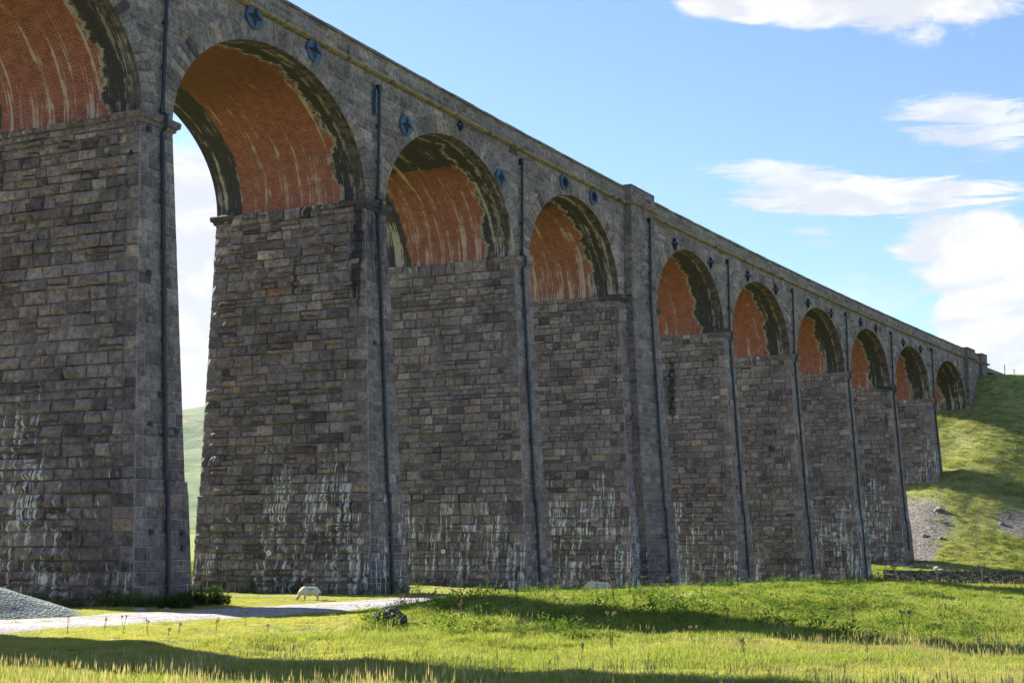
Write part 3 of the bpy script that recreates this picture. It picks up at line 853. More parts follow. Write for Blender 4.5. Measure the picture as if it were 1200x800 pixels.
# small square tie plates on the nearest pier, number discs on the piers' inner faces
def sqplate(k,s_,z_,face):
    a=float(np.interp(PC[k],_s,_a)); rot=Matrix.Rotation(-a,3,'Z'); m=MB()
    if face=='f': c=P3(s_,bo1(z_)+.05,z_); dims=(.06,.24,.22)
    else: c=P3(PC[k]-float(ht(k,np.array(z_)))-.07,s_,z_); dims=(.24,.06,.22)
    m.box(c,dims,rot); m.box(c,(dims[0]*(.4 if dims[0]>.1 else 1.9),dims[1]*(.4 if dims[1]>.1 else 1.9),.08),rot)
    return vb(m,'tie_plate',M['bluedark'],piers[k])
for z_,d_ in ((16.05,-.55),(4.5,-.62),(.45,-.7),(10.3,-.6)): sqplate(2,PC[2]+d_,z_,'f')
for z_,d_ in ((4.3,.95),(.4,1.15),(-.15,1.15)): sqplate(2,PC[2]+d_,z_,'f')
sqplate(2,-.3,15.0,'s'); sqplate(3,PC[3]-.6,9.6,'f'); sqplate(6,PC[6]-.7,7.,'f'); sqplate(6,PC[6]-.7,4.4,'f')
for k,u in ((2,-5.6),(3,-4.6),(4,-4.2)):
    z_=-.42; m=MB(); t_,n_=[Vector(v) for v in TN(np.array(PC[k]))]
    c=Vector(P3(PC[k]-float(ht(k,np.array(z_)))-.16,u,z_)); n=20
    for rd,o,mi in((.125,0,0),(.045,-.012,1)):
        P=[tuple(c+n_*rd*math.cos(q)+Vector((0,0,1))*rd*math.sin(q)-t_*(.03+(-o))+t_*(.0 if e else .1)) for e in(0,1) for q in np.linspace(0,2*math.pi,n,endpoint=False)]
        m.poly(P,[tuple(n+j for j in range(n))]+[(j,(j+1)%n,n+(j+1)%n,n+j) for j in range(n)],mat=mi)
    vb(m,'number_disc',[M['disc'],M['green']],piers[k])

# put every part in the viaduct's own frame
inv=Matrix.Translation(-VL)
for o in list(bpy.data.objects):
    q=o; 
    while q.parent is not None: q=q.parent
    if q is viaduct and o is not viaduct and o.type=='MESH': o.data.transform(inv)

# ------------------------------------------------------------------ rocks, heap, walls, posts
def rock_mesh(name, size, seed, mat, sub=3, rough=.28):
    bm=bmesh.new(); bmesh.ops.create_icosphere(bm,subdivisions=sub,radius=1.)
    for v in bm.verts:
        p=v.co.copy(); n=mnoise.noise(p*1.1+Vector((seed*3.1,0,0))); n2=mnoise.noise(p*3.+Vector((0,seed,0)))
        q=Vector([round(c*1.6+.2*math.sin(seed+i))/1.6*.18+c*.82 for i,c in enumerate(p)])
        v.co=Vector((q.x*size[0],q.y*size[1],q.z*size[2]))*(1+rough*n+rough*.5*n2)
    me=bpy.data.meshes.new(name); bm.to_mesh(me); bm.free(); me.materials.append(mat); return me
# spoil lump in the foreground grass
me=rock_mesh('spoil_lump',(.46,.4,.32),7,M['darkrock'],4,.22)
o=bpy.data.objects.new('spoil_lump',me); COL.objects.link(o); SP=(-3.25,38.9); o.location=(SP[0],SP[1],tz(*SP)+.14)
tag(o,'dark lump of earth and rock poking out of the bright grass below the path','rock')
# heap of grey-green chippings
n1,n2=72,40; cx_,cy_=-18.9,46.6; m=MB()
AN,RD=np.meshgrid(np.linspace(0,2*np.pi,n1,endpoint=False),np.linspace(0,1,n2),indexing='ij')
rad=4.95*(1+.06*np.sin(AN*3+1)+.04*np.sin(AN*5))
X_=cx_+np.cos(AN)*RD*rad; Y_=cy_+np.sin(AN)*RD*rad*.85
base=terrain(X_,Y_)
H_=1.7*(1-np.clip((RD**1.06),0,1))+.10*fbm(X_*1.3,Y_*1.3,81,3)*(1-RD)
H_=np.where(RD<.12,H_-.25*(.12-RD)/.12,H_)
m.grid(np.stack([X_,Y_,base-.04+H_],-1),np.zeros(X_.shape+(6,)),closed_u=True)
heap=m.build('gravel_heap',M['heap'],smooth=True,attrs=False); tag(heap,'conical heap of grey green chippings tipped beside the nearest pier','gravel heap')
# tumbled stones at the foot of the bank
protos=[rock_mesh('rock',(.5,.38,.28),i+11,M['rock'],3) for i in range(4)]
rr_=random.Random(3)
def drop(me,x,y,sc_,label,group,rz=0,sink=.3,name='rock'):
    o=bpy.data.objects.new(name,me); COL.objects.link(o); o.location=(x,y,tz(x,y)+.28*sc_*(1-2*sink)); o.scale=(sc_,)*3; o.rotation_euler=(rr_.uniform(-.3,.3),rr_.uniform(-.3,.3),rz)
    return tag(o,label,'rock',group)
for i in range(26):
    t=rr_.random(); x=40.2+t*3.6+rr_.gauss(0,.5); y=154.5-t*4.5+rr_.gauss(0,1.)
    drop(protos[i%4],x,y,rr_.uniform(.45,1.1),'grey boulder in the loose pile at the foot of the far pier','boulders piled beside the far pier',rr_.uniform(0,6))
for (x,y,s_) in ((47.4,163.,1.),(44.9,160.,.7),(46.3,158.6,.5),(52.9,158.5,.6)):
    drop(protos[1],x,y,s_,'single grey boulder lying on the stony patch of the embankment slope','boulders on the scree',rr_.uniform(0,6))
# ring of low stones near first pier base
for (x,y,s_) in ((-12.6,50.2,.55),(-11.9,50.9,.4)):
    drop(protos[2],x,y,s_*.8,'low pale flat stone beside the gravel path near the nearest pier','stones beside the path',rr_.uniform(0,6),.4)

# dry-stone wall
def wall_run(p0,p1,h,thick,seed):
    r=random.Random(seed); m=MB(); p0=Vector(p0); p1=Vector(p1); d=(p1-p0); L_=d.length; d.normalize(); nrm=Vector((d.y,-d.x))
    def base(u):
        q=p0+d*u; return tz(q.x,q.y)-.1
    def stone(u,z,w,hh,dep,o):
        b=base(u); q=p0+d*u+nrm*o
        P=[]
        for sz in(-1,1):
            for sy in(-1,1):
                for sx in(-1,1):
                    jx=r.uniform(.72,1.02);jz=r.uniform(.72,1.02)
                    v=d*(sx*w/2*jx)+nrm*(sy*dep/2*r.uniform(.8,1.)); P.append((q.x+v.x,q.y+v.y,b+z+sz*hh/2*jz))
        m.poly(P,[(0,2,3,1),(4,5,7,6),(0,1,5,4),(2,6,7,3),(0,4,6,2),(1,3,7,5)],(r.uniform(0,1),0,0,0,0,0))
    z=0.
    while z<h-.12:
        hh=r.uniform(.13,.22); u=0
        while u<L_:
            w=r.uniform(.2,.5); stone(u+w/2,z+hh/2+r.uniform(-.02,.02),w,hh,thick*(1-.25*z/h)+r.uniform(-.06,.06),r.uniform(-.03,.03)); u+=w
        z+=hh*.96
    u=0
    while u<L_:
        w=r.uniform(.12,.26); stone(u+w/2,h+.05,w,r.uniform(.22,.34),thick*.75,0); u+=w
    return m
def drywall_material():
    t=NT('drystone'); tone=t.attr('tone'); pos=t.n('ShaderNodeNewGeometry').outputs['Position']; n=t.noise(pos,5,4,.7)
    c=t.ramp(tone,[(0,(.055,.05,.047)),(.6,(.14,.13,.12)),(1,(.30,.29,.26))]); c=t.mix(1.,c,t.ramp(n,[(.3,(.6,.6,.6)),(.7,(1.5,1.5,1.45))]),'MULTIPLY')
    return t.out(t.pbr(c,.95,t.bump(n,.8,.03)))
M['drywall']=drywall_material()
m=wall_run((35.4,140.3),(52.,127.5),1.2,.62,4)
w_=m.build('dry_stone_wall',M['drywall']); tag(w_,'low dark dry stone field wall running right from the foot of the viaduct','wall')

def post(x,y,h,w,label,group,lean=0.,name='fence_post'):
    m=MB(); m.box((0,0,h/2-.2),(w,w,h+.4)); m.poly([(-w/2,-w/2,h),(w/2,-w/2,h),(w/2,w/2,h),(-w/2,w/2,h),(0,0,h+w*.3)],[(0,1,4),(1,2,4),(2,3,4),(3,0,4)])
    o=m.build(name,M['wood'],attrs=False); o.location=(x,y,tz(x,y)); o.rotation_euler=(lean,lean*.6,.4); return tag(o,label,'fence post',group)
for i,(x,y,h) in enumerate(((39.3,136.2,1.45),(42.6,133.6,1.55),(46.2,130.8,1.75))):
    post(x,y,h,.15,['short pale post behind the field wall, nearest the viaduct','pale post standing behind the middle of the field wall','tall pale post behind the field wall, farthest from the viaduct'][i],'posts along the field wall',.04*(i-1))

# ------------------------------------------------------------------ sheep
def remesh(parts, vox, name, mat, wool=.0, seed=0, sm=4):
    bm=bmesh.new()
    for kind,a in parts:
        if kind=='e':
            c,rd,rx=a; ret=bmesh.ops.create_icosphere(bm,subdivisions=3,radius=1.)
            M_=Matrix.Translation(c)@Matrix.Rotation(rx,4,'Y')@Matrix.Diagonal((rd[0],rd[1],rd[2],1)); bmesh.ops.transform(bm,matrix=M_,verts=ret['verts'])
        else:
            p,q,r0,r1=a; p=Vector(p);q=Vector(q); d=q-p
            ret=bmesh.ops.create_cone(bm,cap_ends=True,segments=12,radius1=r0,radius2=r1,depth=d.length)
            M_=Matrix.Translation((p+q)/2)@d.to_track_quat('Z','Y').to_matrix().to_4x4(); bmesh.ops.transform(bm,matrix=M_,verts=ret['verts'])
    me=bpy.data.meshes.new(name); bm.to_mesh(me); bm.free()
    o=bpy.data.objects.new(name,me); COL.objects.link(o)
    md=o.modifiers.new('r','REMESH'); md.mode='VOXEL'; md.voxel_size=vox
    s_=o.modifiers.new('s','SMOOTH'); s_.iterations=sm; s_.factor=.5
    dg=bpy.context.evaluated_depsgraph_get(); me2=bpy.data.meshes.new_from_object(o.evaluated_get(dg)); bpy.data.objects.remove(o); bpy.data.meshes.remove(me)
    me2.name=name
    if wool:
        for v in me2.vertices:
            if v.co.z>.22: 
                n=mnoise.noise(v.co*11+Vector((seed,0,0)))+.5*mnoise.noise(v.co*26); v.co+=v.normal*n*wool
    for p in me2.polygons: p.use_smooth=True
    me2.materials.clear(); me2.materials.append(mat); return me2
def make_sheep(loc, rz, label, mark=True, sc_=1.):
    root=empty('sheep',loc,rz); tag(root,label,'sheep')
    parts=[('e',((0,0,.47),(.40,.195,.20),0)),('e',((-.22,0,.49),(.22,.19,.20),0)),('e',((.24,0,.475),(.20,.19,.195),0)),
           ('c',((-.33,0,.50),(-.50,0,.28),.14,.085)),('e',((-.545,0,.18),(.075,.062,.13),.55)),
           ('c',((.43,0,.52),(.47,0,.33),.035,.02))]
    for x,y,hind in ((-.25,.10,0),(-.22,-.10,0),(.27,.10,1),(.31,-.10,1)):
        if hind: parts+=[('c',((x-.04,y,.38),(x+.06,y,.22),.085,.04)),('c',((x+.06,y,.23),(x+.03,y,.0),.034,.026))]
        else: parts+=[('c',((x,y,.38),(x+.01,y,.2),.07,.038)),('c',((x+.01,y,.21),(x,y,.0),.032,.026))]
    for e in(-1,1): parts.append(('c',((-.50,e*.05,.27),(-.50,e*.145,.25),.03,.012)))
    me=remesh(parts,.017,'body',M['fleece'],.018,3)
    b=link('body',me,[]) if False else bpy.data.objects.new('body',me); 
    if b.name not in COL.objects: COL.objects.link(b)
    b.parent=root
    me.materials.append(M['face']); me.materials.append(M['mark'])
    for p in me.polygons:
        c=p.center
        if c.z<.22 or (c.x<-.47 and c.z<.31): p.material_index=1
        elif mark and math.hypot((c.x-.03)/.12,(c.z-.55)/.07)<1+.3*math.sin(c.x*40+c.z*60) and c.z>.45 and c.y*1.<-.03 and c.z<.62: p.material_index=2
    root.scale=(sc_,sc_,sc_)
    return root
x,y=-8.35,61.0; make_sheep((x,y,tz(x,y)-.04),R(8),'cream sheep with a green mark, head down grazing at the edge of the gravel path',sc_=.92)
x,y=3.52,60.5; make_sheep((x,y,tz(x,y)),R(-12),'cream sheep half hidden behind the grassy rise, only its back showing',mark=False,sc_=1.2)

# ------------------------------------------------------------------ fence posts on the skyline
sk=[(154.5,2.5,1.35),(156.6,3.2,.95),(162.,6.,1.3)]
for i,(s_,o_,h_) in enumerate(sk):
    x,y=[float(v) for v in L(s_,o_)]
    post(x,y,h_*1.0+.1,.13,['tallest post on the skyline beside the end of the parapet','second shorter post on the skyline beside the end of the parapet','lone post on the skyline nearest the right edge of the photo'][i],'posts on the skyline of the embankment')

# ------------------------------------------------------------------ vegetation
def leaf_material(name, c_lo, c_hi, trans=.45, straw=None):
    t=NT(name); pos=t.n('ShaderNodeNewGeometry').outputs['Position']
    rnd=t.attr('rnd','INSTANCER'); hgt=t.attr('hgt')
    n=t.noise(pos,.35,4,.6); f=t.add(t.mul(rnd,.55),t.mul(n,.5))
    c=t.mix(f,c_lo,c_hi)
    if straw: c=t.mix(t.step(hgt,.5,.9),c,straw)
    else: c=t.mix(t.mul(hgt,.35),c,(c_hi[0]*1.3,c_hi[1]*1.2,c_hi[2]))
    d=t.n('ShaderNodeBsdfDiffuse'); t.set(d.inputs[0],c); tr=t.n('ShaderNodeBsdfTranslucent')
    t.set(tr.inputs[0],t.mix(1.,c,(1.25,1.2,.55),'MULTIPLY'))
    mx=t.n('ShaderNodeMixShader'); mx.inputs[0].default_value=trans; t.Lk.new(d.outputs[0],mx.inputs[1]); t.Lk.new(tr.outputs[0],mx.inputs[2])
    return t.out(mx.outputs[0])
M['g_turf']=leaf_material('turf_blades',(.18,.205,.06),(.37,.37,.15))
M['g_lush']=leaf_material('lush_blades',(.11,.165,.04),(.26,.305,.10))
M['g_straw']=leaf_material('straw_blades',(.16,.205,.06),(.30,.34,.14),.4,(.37,.37,.19))
M['g_seed']=leaf_material('seed_heads',(.33,.29,.20),(.42,.38,.27),.3)
M['dock']=leaf_material('broad_leaves',(.05,.105,.022),(.115,.19,.04),.4)
M['stalk']=leaf_material('stalks',(.09,.12,.04),(.16,.18,.07),.2)
M['thistle_head']=leaf_material('thistle_heads',(.27,.18,.17),(.40,.33,.26),.3)
hidden=bpy.data.collections.new('grass_tufts')
def tuft(i, n, h, w, spread, mat, seed=None, lean=.5, seedh=False):
    r=random.Random(50+i); V=[];F=[];Hh=[];MI=[]
    for b in range(n):
        a=r.uniform(0,6.283); rd=spread*math.sqrt(r.random()); x0,y0=rd*math.cos(a),rd*math.sin(a)
        tall=seedh and b%15==0
        la=r.uniform(0,6.283); ll=r.uniform(.1,lean)*h; hh=h*(r.uniform(.8,1.7) if tall else r.uniform(.4,1.)); fa=r.uniform(0,3.14)
        wx,wy=math.cos(fa)*w/2,math.sin(fa)*w/2
        k=len(V); lv=[(0,1.),(.5,.85),(1.,.12)]
        for t_,wd in lv:
            cx=x0+math.cos(la)*ll*t_**1.7; cy=y0+math.sin(la)*ll*t_**1.7; cz=hh*t_*(1-.12*t_)-.02
            w_=wd*(.45 if tall else 1.); V+= [(cx-wx*w_,cy-wy*w_,cz),(cx+wx*w_,cy+wy*w_,cz)]; Hh+=[t_*(1. if tall else .55)]*2
        F+=[(k,k+1,k+3,k+2),(k+2,k+3,k+5,k+4)]; MI+=[0,0]
        if tall:
            cx,cy,cz=V[k+4]; k=len(V); s_=r.uniform(.004,.007)
            for q in(0,1):
                V+=[(cx+s_*(1-q),cy+s_*q,cz-.02),(cx-s_*(1-q),cy-s_*q,cz-.02),(cx,cy,cz+r.uniform(.04,.09)),(cx+.0,cy,cz-.06)]; Hh+=[1]*4
                F.append((k+3,k,k+2,k+1)); MI.append(1); k+=4
    me=bpy.data.meshes.new('tuft'); me.from_pydata(V,[],F); me.polygons.foreach_set('material_index',MI)
    at=me.attributes.new('hgt','FLOAT','POINT'); at.data.foreach_set('value',np.array(Hh,dtype=np.float32))
    me.materials.append(mat); me.materials.append(M['g_seed'])
    o=bpy.data.objects.new('tuft_%02d'%i,me); hidden.objects.link(o); return o
for i in range(3): tuft(i,60,.10,.010,.19,M['g_turf'])
for i in range(3,6): tuft(i,60,.19,.012,.20,M['g_lush'],lean=.7)
for i in range(6,9): tuft(i,78,.19,.009,.30,M['g_straw'],lean=1.3,seedh=True)
def broad(i):
    r=random.Random(i); V=[];F=[];Hh=[]
    for b in range(46):
        a=r.uniform(0,6.283); rd=.28*math.sqrt(r.random()); z=r.uniform(.02,.34); x0,y0=rd*math.cos(a),rd*math.sin(a)
        l=r.uniform(.07,.13); w=l*.42; d=Vector((math.cos(a),math.sin(a),r.uniform(-.2,.9))).normalized(); s_=d.cross(Vector((0,0,1))).normalized()*w/2; c=Vector((x0,y0,z)); k=len(V)
        V+=[tuple(c),tuple(c+d*l*.5+s_),tuple(c+d*l),tuple(c+d*l*.5-s_)]; Hh+=[z*2]*4; F.append((k,k+1,k+2,k+3))
    me=bpy.data.meshes.new('tuft'); me.from_pydata(V,[],F); at=me.attributes.new('hgt','FLOAT','POINT'); at.data.foreach_set('value',np.array(Hh,dtype=np.float32))
    me.materials.append(M['dock']); o=bpy.data.objects.new('tuft_%02d'%i,me); hidden.objects.link(o)
for i in range(9,11): broad(i)

def in_pier(s,o,z):
    r_=np.zeros(s.shape,bool)
    for k in PC:
        r_|=(abs(s-PC[k])<ht(k,z)+.05)&(o<bo(z)+(.6 if k==5 else 0)+.03)&(o>-W-bb(z)-.03)
    r_|=(s>144.2)&(s<154)&(o<.1)&(o>-W-.1)
    return r_
def scatter():
    g=np.random.default_rng(3)
    X=[];Y=[];I=[];S_=[]
    def zone(n,y0,y1,k,pad,smul):
        y=np.sqrt(g.uniform(y0*y0,y1*y1,n)); x=g.uniform(-1,1,n)*(k*y+pad); return x,y,np.full(n,smul)
    P=[zone(26000,15,34,.40,2,.95),zone(30000,34,64,.38,2,1.05),zone(12000,60,100,.36,3,.9)]
    # the far field and the bank, seen on the right
    n=52000; y=g.uniform(100,235,n); x=g.uniform(22,96,n); P.append((x,y,g.uniform(1.3,2.3,n)))
    n=9000; y=g.uniform(66,200,n); x=g.uniform(-60,-4,n); P.append((x,y,g.uniform(1.2,2.,n)))
    x=np.concatenate([p[0] for p in P]);y=np.concatenate([p[1] for p in P]);sm=np.concatenate([p[2] for p in P])
    z=terrain(x,y); s,o=to_so(x,y)
    keep=~in_pier(s,o,z)
    pn=fbm(s*.35,o*0,51,3)
    onpath=(o>4.0+pn*.3)&(o<10.0+pn*.3)&(s<72)
    ctr=abs(o-7.1-pn*.3+.4*np.sin(s*.3)); edge=(g.random(len(x))<.012)|((ctr<.35)&(g.random(len(x))<.22))|((ctr>2.3)&(g.random(len(x))<.3))
    keep&=(~onpath)|edge
    heapd=np.hypot((x+18.9)/4.8,(y-46.6)/4.1); keep&=heapd>1.
    keep&=~((scree_f(x,y)>.42)&(g.random(len(x))<.93))
    keep&=np.hypot(x-SP[0],y-SP[1])>.45
    keep&=(z<21.6)
    x,y,z,s,o,sm=[q[keep] for q in(x,y,z,s,o,sm)]
    n=len(x); st=straw_f(x,y,z)+g.normal(0,.22,n); lush=vnoise(x*.25,y*.25,91)+g.normal(0,.15,n)
    idx=np.where((st>.42)&(g.random(n)<.26),6,np.where(lush>.5,3,0))+g.integers(0,3,n)
    # short cropped turf near the path and between the piers
    crop=((o>-12)&(o<13.5+3*sstep(0,-10,s))&(s<60)&(z<0)); idx=np.where(crop&(g.random(n)<.96),g.integers(0,3,n),idx); sm=np.where(crop,sm*.6,sm)
    # weeds at pier feet
    dp=np.full(n,9.)
    for k in PC: dp=np.minimum(dp,np.hypot(np.maximum(abs(s-PC[k])-ht(k,z),0),np.maximum(o-bo(z),0)))
    foot=(dp<.55)&(z<0); idx=np.where(foot,9+g.integers(0,2,n),idx); sm=np.where(foot,g.uniform(.6,1.5,n),sm)
    mound=(y>36)&(y<60)&(x>-4)&(o>10.5)&(x<13)
    idx=np.where(mound&(idx<3)&(g.random(n)<.55),idx+3,idx)
    idx=np.where(mound&(g.random(n)<.10),9+g.integers(0,2,n),idx)
    bank=z>1.; idx=np.where(bank&(idx<6)&(g.random(n)<.4),g.integers(6,9,n),idx)
    sz=sm*g.uniform(.7,1.25,n)*(.62+.8*vnoise(x*.75,y*.75,95))*np.where(bank,.8,1.)*np.where((y>45)&(y<60)&(x>-4),.72,1.)*np.where(np.hypot(x-3.2,y-54)<3.2,.7,1.)
    me=bpy.data.meshes.new('grass'); me.vertices.add(n); me.vertices.foreach_set('co',np.stack([x,y,z],-1).astype(np.float32).ravel())
    for nm,tp,val in(('idx','INT',idx.astype(np.int32)),('sz','FLOAT',sz.astype(np.float32)),('rnd','FLOAT',g.random(n).astype(np.float32)),('rot','FLOAT',g.uniform(0,6.283,n).astype(np.float32))):
        at=me.attributes.new(nm,tp,'POINT'); at.data.foreach_set('value',val)
    ob=bpy.data.objects.new('grass',me); COL.objects.link(ob)
    ng=bpy.data.node_groups.new('scatter','GeometryNodeTree')
    ng.interface.new_socket('Geometry',in_out='INPUT',socket_type='NodeSocketGeometry'); ng.interface.new_socket('Geometry',in_out='OUTPUT',socket_type='NodeSocketGeometry')
    gi=ng.nodes.new('NodeGroupInput'); go=ng.nodes.new('NodeGroupOutput')
    ip=ng.nodes.new('GeometryNodeInstanceOnPoints'); ci=ng.nodes.new('GeometryNodeCollectionInfo'); ci.inputs['Collection'].default_value=hidden
    ci.inputs['Separate Children'].default_value=True; ci.inputs['Reset Children'].default_value=True
    def na(nm,tp):
        q=ng.nodes.new('GeometryNodeInputNamedAttribute'); q.data_type=tp; q.inputs['Name'].default_value=nm; return q.outputs['Attribute']
    ip.inputs['Pick Instance'].default_value=True
    lk=ng.links.new
    lk(gi.outputs[0],ip.inputs['Points']); lk(ci.outputs[0],ip.inputs['Instance']); lk(na('idx','INT'),ip.inputs['Instance Index'])
    cr=ng.nodes.new('ShaderNodeCombineXYZ'); lk(na('rot','FLOAT'),cr.inputs[2]); lk(cr.outputs[0],ip.inputs['Rotation'])
    cs=ng.nodes.new('ShaderNodeCombineXYZ'); f_=na('sz','FLOAT')
    for i in range(3): lk(f_,cs.inputs[i])
    lk(cs.outputs[0],ip.inputs['Scale']); lk(ip.outputs[0],go.inputs[0])
    md=ob.modifiers.new('scatter','NODES'); md.node_group=ng
    return ob
grass=scatter(); tag(grass,'long and short meadow grass covering the ground, mound and embankment','grass',kind='stuff')

# nettle clumps at the foot of the nearest pier
def nettle(x,y,w,h,label,seed):
    r=random.Random(seed); m=MB()
    for i in range(260):
        a=r.uniform(0,6.283); q=math.sqrt(r.random()); bx,by=q*w*math.cos(a),q*w*.5*math.sin(a); hh=h*r.uniform(.45,1.)*(1-.45*q*q)
        lx,ly=r.uniform(-.08,.08),r.uniform(-.08,.08)
        m.tube([(bx,by,-.05),(bx+lx,by+ly,hh)],[.006,.003],3,False,mat=1)
        z=.06
        while z<hh:
            for s_ in range(2):
                aa=r.uniform(0,6.283); l=r.uniform(.08,.15)*(1.2-.6*z/h); f=z/hh; c=Vector((bx+lx*f,by+ly*f,z)); d=Vector((math.cos(aa),math.sin(aa),r.uniform(-.3,.5))).normalized(); sd=d.cross(Vector((0,0,1))).normalized()*l*.3
                m.poly([tuple(c),tuple(c+d*l*.45+sd),tuple(c+d*l),tuple(c+d*l*.45-sd)],[(0,1,2,3)])
            z+=r.uniform(.03,.06)
    o=m.build('nettle_clump',[M['dock'],M['stalk']],attrs=False); o.location=(x,y,tz(x,y)); return tag(o,label,'nettles','nettles at the foot of the nearest pier')
nettle(-12.05,52.9,.62,.72,'dark green nettle clump left of the drainpipe foot on the nearest pier',1)
nettle(-11.6,55.9,.98,.85,'wider dark green nettle clump right of the drainpipe foot on the nearest pier',2)

_m=MB(); _m.tube([(0,0,-.012),(0,0,.012),(0,0,.035),(0,0,.06)],[.008,.021,.017,.026],7); _o=_m.build('flower_head',M['thistle_head'],attrs=False); head_me=_o.data; bpy.data.objects.remove(_o)
def thistle(seed,h):
    r=random.Random(seed); root=empty('thistle',(0,0,0)); ms=MB(); ml=MB(); HD=[]
    for st in range(r.choice((2,3,3))):
        a=r.uniform(0,6.28); top=(math.cos(a)*.12*h,math.sin(a)*.12*h,h*r.uniform(.75,1.)); mid=(top[0]*.35,top[1]*.35,top[2]*.5)
        ms.tube([(0,0,-.05),mid,top],[.010,.008,.005],5)
        heads=[top]
        for q in range(r.choice((2,3,4))):
            f=r.uniform(.5,.92); b=Vector(mid).lerp(Vector(top),f*1.-.1); e=b+Vector((r.uniform(-.12,.12),r.uniform(-.12,.12),r.uniform(.05,.16)))*h; ms.tube([tuple(b),tuple(e)],[.005,.003],4); heads.append(tuple(e))
        for hd in heads:
            c=Vector(hd); 
            HD.append(tuple(c))
        for q in range(12):
            f=r.uniform(.05,.8); b=Vector((0,0,0)).lerp(Vector(top),f); aa=r.uniform(0,6.28); l=r.uniform(.08,.17)*(1.15-f); d=Vector((math.cos(aa),math.sin(aa),r.uniform(.0,.6))).normalized(); sd=d.cross(Vector((0,0,1))).normalized()
            P=[tuple(b)]
            for i in range(1,5): P.append(tuple(b+d*l*i/5+sd*l*(.2 if i%2 else .07)))
            P.append(tuple(b+d*l))
            for i in range(4,0,-1): P.append(tuple(b+d*l*i/5-sd*l*(.2 if i%2 else .07)))
            ml.poly(P,[tuple(range(len(P)))])
    ms.build('stem',M['stalk'],root,attrs=False); ml.build('leaves',M['dock'],root,attrs=False)
    for c in HD:
        h=bpy.data.objects.new('flower_head',head_me); COL.objects.link(h); h.parent=root; h.location=c; h.scale=(.95,)*3
    return root
tp=[thistle(1,.75),thistle(2,.95),thistle(3,.6)]
rt=random.Random(12); used=[False]*3
crest=[]
for i in range(46):
    u=rt.uniform(-.08,.36); y=rt.gauss(50.5,2.2); crest.append((u*y,y))
for i in range(22):
    u=rt.uniform(-.05,.36); y=rt.uniform(27,46); crest.append((u*y,y))
left=[(-.246*36,36),(-.262*35.5,35.5),(-.225*36.5,36.5),(-.20*36,36),(-.30*36.5,36.5),(-.232*34.,34.),(-.275*38,38.),(-.18*39,39.),(-.165*36,36.)]
def place(i,x,y,label,group,k_=1.):
    k=i%3; o=tp[k] if not used[k] else copy_tree(tp[k]); used[k]=True
    o.location=(x,y,tz(x,y)-.02); o.rotation_euler=(0,0,rt.uniform(0,6.28)); s_=rt.uniform(.65,1.05); s_*=k_; o.scale=(s_,)*3
    tag(o,label,'thistle',group)
for i,(x,y) in enumerate(crest): place(i,x,y,'thin green thistle with dry pink heads standing on the grassy mound','thistles on the grassy mound')
for i,(x,y) in enumerate(left): place(i,x,y,'small thistle growing on the shaded strip of turf below the gravel path','thistles below the gravel path',.62)

# ------------------------------------------------------------------ sky, sun, camera
HAZE=.00003
EL=24.5; SD=Vector((-.76,.65,0)).normalized()*math.cos(R(EL))+Vector((0,0,math.sin(R(EL))))
sun=bpy.data.lights.new('sun','SUN'); sun.energy=5.0; sun.angle=R(.55); sun.color=(1.,.93,.82)
so=bpy.data.objects.new('sun',sun); COL.objects.link(so); so.rotation_euler=SD.to_track_quat('Z','Y').to_euler()
w=bpy.data.worlds.new('World'); sc.world=w; w.use_nodes=True
t=NT.__new__(NT); t.t=w.node_tree; t.t.nodes.clear(); t.N=t.t.nodes; t.Lk=t.t.links
sky=t.n('ShaderNodeTexSky',sky_type='NISHITA'); sky.sun_disc=False; sky.sun_elevation=R(EL); sky.sun_rotation=math.atan2(SD.x,SD.y); sky.altitude=300; sky.air_density=1.; sky.dust_density=.25; sky.ozone_density=3.6
SKYS=.05
dirv=t.n('ShaderNodeTexCoord').outputs['Generated']; sp=t.n('ShaderNodeSeparateXYZ'); t.Lk.new(dirv,sp.inputs[0])
azn=t.mul(t.math('ARCTAN2',sp.outputs[0],sp.outputs[1]),57.2958); eln=t.mul(t.math('ARCSINE',sp.outputs[2]),57.2958)
cv=t.n('ShaderNodeCombineXYZ'); t.Lk.new(azn,cv.inputs[0]); t.Lk.new(eln,cv.inputs[1]); ae=cv.outputs[0]
warp=t.noise(t.vmul(ae,(.12,.25,1)),1.,5,.6,0,1)
def cblob(a,e,ra_,re_,tilt=0.,soft=1.):
    """soft elliptical envelope in degrees of azimuth / elevation"""
    x=t.math('SUBTRACT',azn,a); y=t.math('SUBTRACT',t.math('SUBTRACT',eln,e),t.mul(x,tilt))
    q=t.add(t.math('POWER',t.math('ABSOLUTE',t.mul(x,1/ra_)),2.),t.math('POWER',t.math('ABSOLUTE',t.mul(y,1/re_)),2.))
    return t.math('SUBTRACT',1.,q,clamp=True)
nb=t.noise(t.vmul(ae,(.16,.34,1)),1.,9,.62,.25); nf=t.noise(t.vmul(ae,(.20,1.5,1),(4,2,0)),1.,9,.68,.9)
def cloud(env,nz,thr,soft,amt): 
    return t.mul(t.mul(t.step(t.add(nz,t.mul(env,.36)),thr,thr+soft),t.step(env,0.,.35)),amt)
def mx(*a):
    r_=a[0]
    for q in a[1:]: r_=t.math('MAXIMUM',r_,q)
    return r_
CL=[]
CL.append(cloud(cblob(17.2,21.4,6.4,3.0,-.04),nb,.60,.13,1.))
CL.append(cloud(cblob(12.0,20.8,6.4,1.3,-.05),nb,.56,.14,1.))
CL.append(cloud(cblob(13.,20.6,6.,1.2,-.08),nf,.62,.2,.9))
CL.append(cloud(cblob(14.2,13.2,6.6,1.0,-.04),nf,.60,.17,.95))
CL.append(cloud(cblob(10.6,14.2,4.0,.9,-.12),nf,.62,.22,.8))
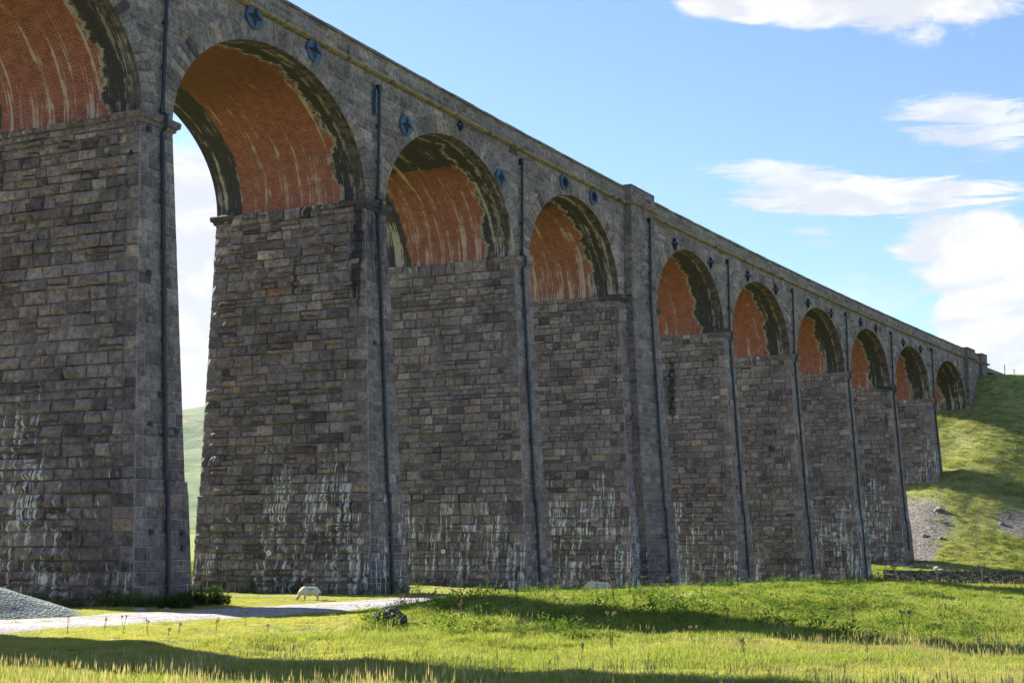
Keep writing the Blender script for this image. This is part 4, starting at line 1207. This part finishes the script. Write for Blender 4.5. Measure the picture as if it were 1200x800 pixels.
CL.append(cloud(cblob(18.2,15.6,4.2,1.5,-.1),nf,.64,.2,.8))
CL.append(cloud(cblob(12.1,11.7,1.8,.7,.0),nf,.72,.2,.7))
CL.append(cloud(cblob(18.0,10.5,4.2,2.3,-.15),nb,.54,.11,1.))
CL.append(cloud(cblob(19.8,8.0,4.4,2.6,-.25),nb,.52,.14,.95))
CL.append(cloud(cblob(14.2,9.7,3.8,1.4,-.15),nb,.62,.3,.55))
CL.append(cloud(cblob(-14.5,8.,12.,8.5,.0),nb,.46,.16,1.))
CL.append(cloud(cblob(2.2,21.6,2.2,.7,.0),nf,.74,.25,.5))
# scattered clouds over the rest of the sky
rest=t.mul(t.step(t.math('ABSOLUTE',t.math('SUBTRACT',azn,3.)),26.,42.),t.step(t.noise(t.vmul(ae,(.04,.09,1),(9,1,0)),1.,7,.6),.52,.66))
CL.append(t.mul(rest,t.step(eln,1.,6.)))
cm=mx(*CL)
nsh=t.noise(t.vmul(ae,(.22,.45,1),(.3,-.35,2)),1.,7,.6,.3)
ccol=t.mix(t.step(nsh,.42,.60),(.76,.80,.88),(1.,1.,1.0))
skyc=t.mix(1.,sky.outputs[0],(SKYS,SKYS,SKYS),'MULTIPLY')
fin=t.mix(cm,skyc,t.mix(1.,ccol,(.235,.235,.235),'MULTIPLY'))
bg=t.n('ShaderNodeBackground'); t.Lk.new(fin,bg.inputs[0]); bg.inputs[1].default_value=1.
ow=t.n('ShaderNodeOutputWorld'); t.Lk.new(bg.outputs[0],ow.inputs[0])

if HAZE:
    hb=MB(); hb.box((0,150,190),(11200,11600,408)); t=NT('haze'); v_=t.n('ShaderNodeVolumePrincipled'); v_.inputs['Color'].default_value=(.82,.90,1.,1); v_.inputs['Density'].default_value=HAZE; v_.inputs['Anisotropy'].default_value=.2
    o_=t.n('ShaderNodeOutputMaterial'); t.Lk.new(v_.outputs[0],o_.inputs['Volume']); hz_=hb.build('haze',t.m,attrs=False); tag(hz_,kind='stuff'); hz_['label']='thin blue haze over the far fell'; hz_['category']='haze'
cam=bpy.data.cameras.new('camera'); co=bpy.data.objects.new('camera',cam); COL.objects.link(co)
cam.sensor_width=36; cam.lens=36*1703.28/1200; cam.shift_y=-(400-385.27)/1200
cam.clip_start=.1; cam.clip_end=12000
co.rotation_euler=(R(90)+.146816,0,0); co.location=(0,0,0)
sc.camera=co
sc.view_settings.view_transform='Standard'; sc.view_settings.look='None'; sc.view_settings.gamma=1; sc.view_settings.exposure=2.12
sc.view_settings.use_curve_mapping=False
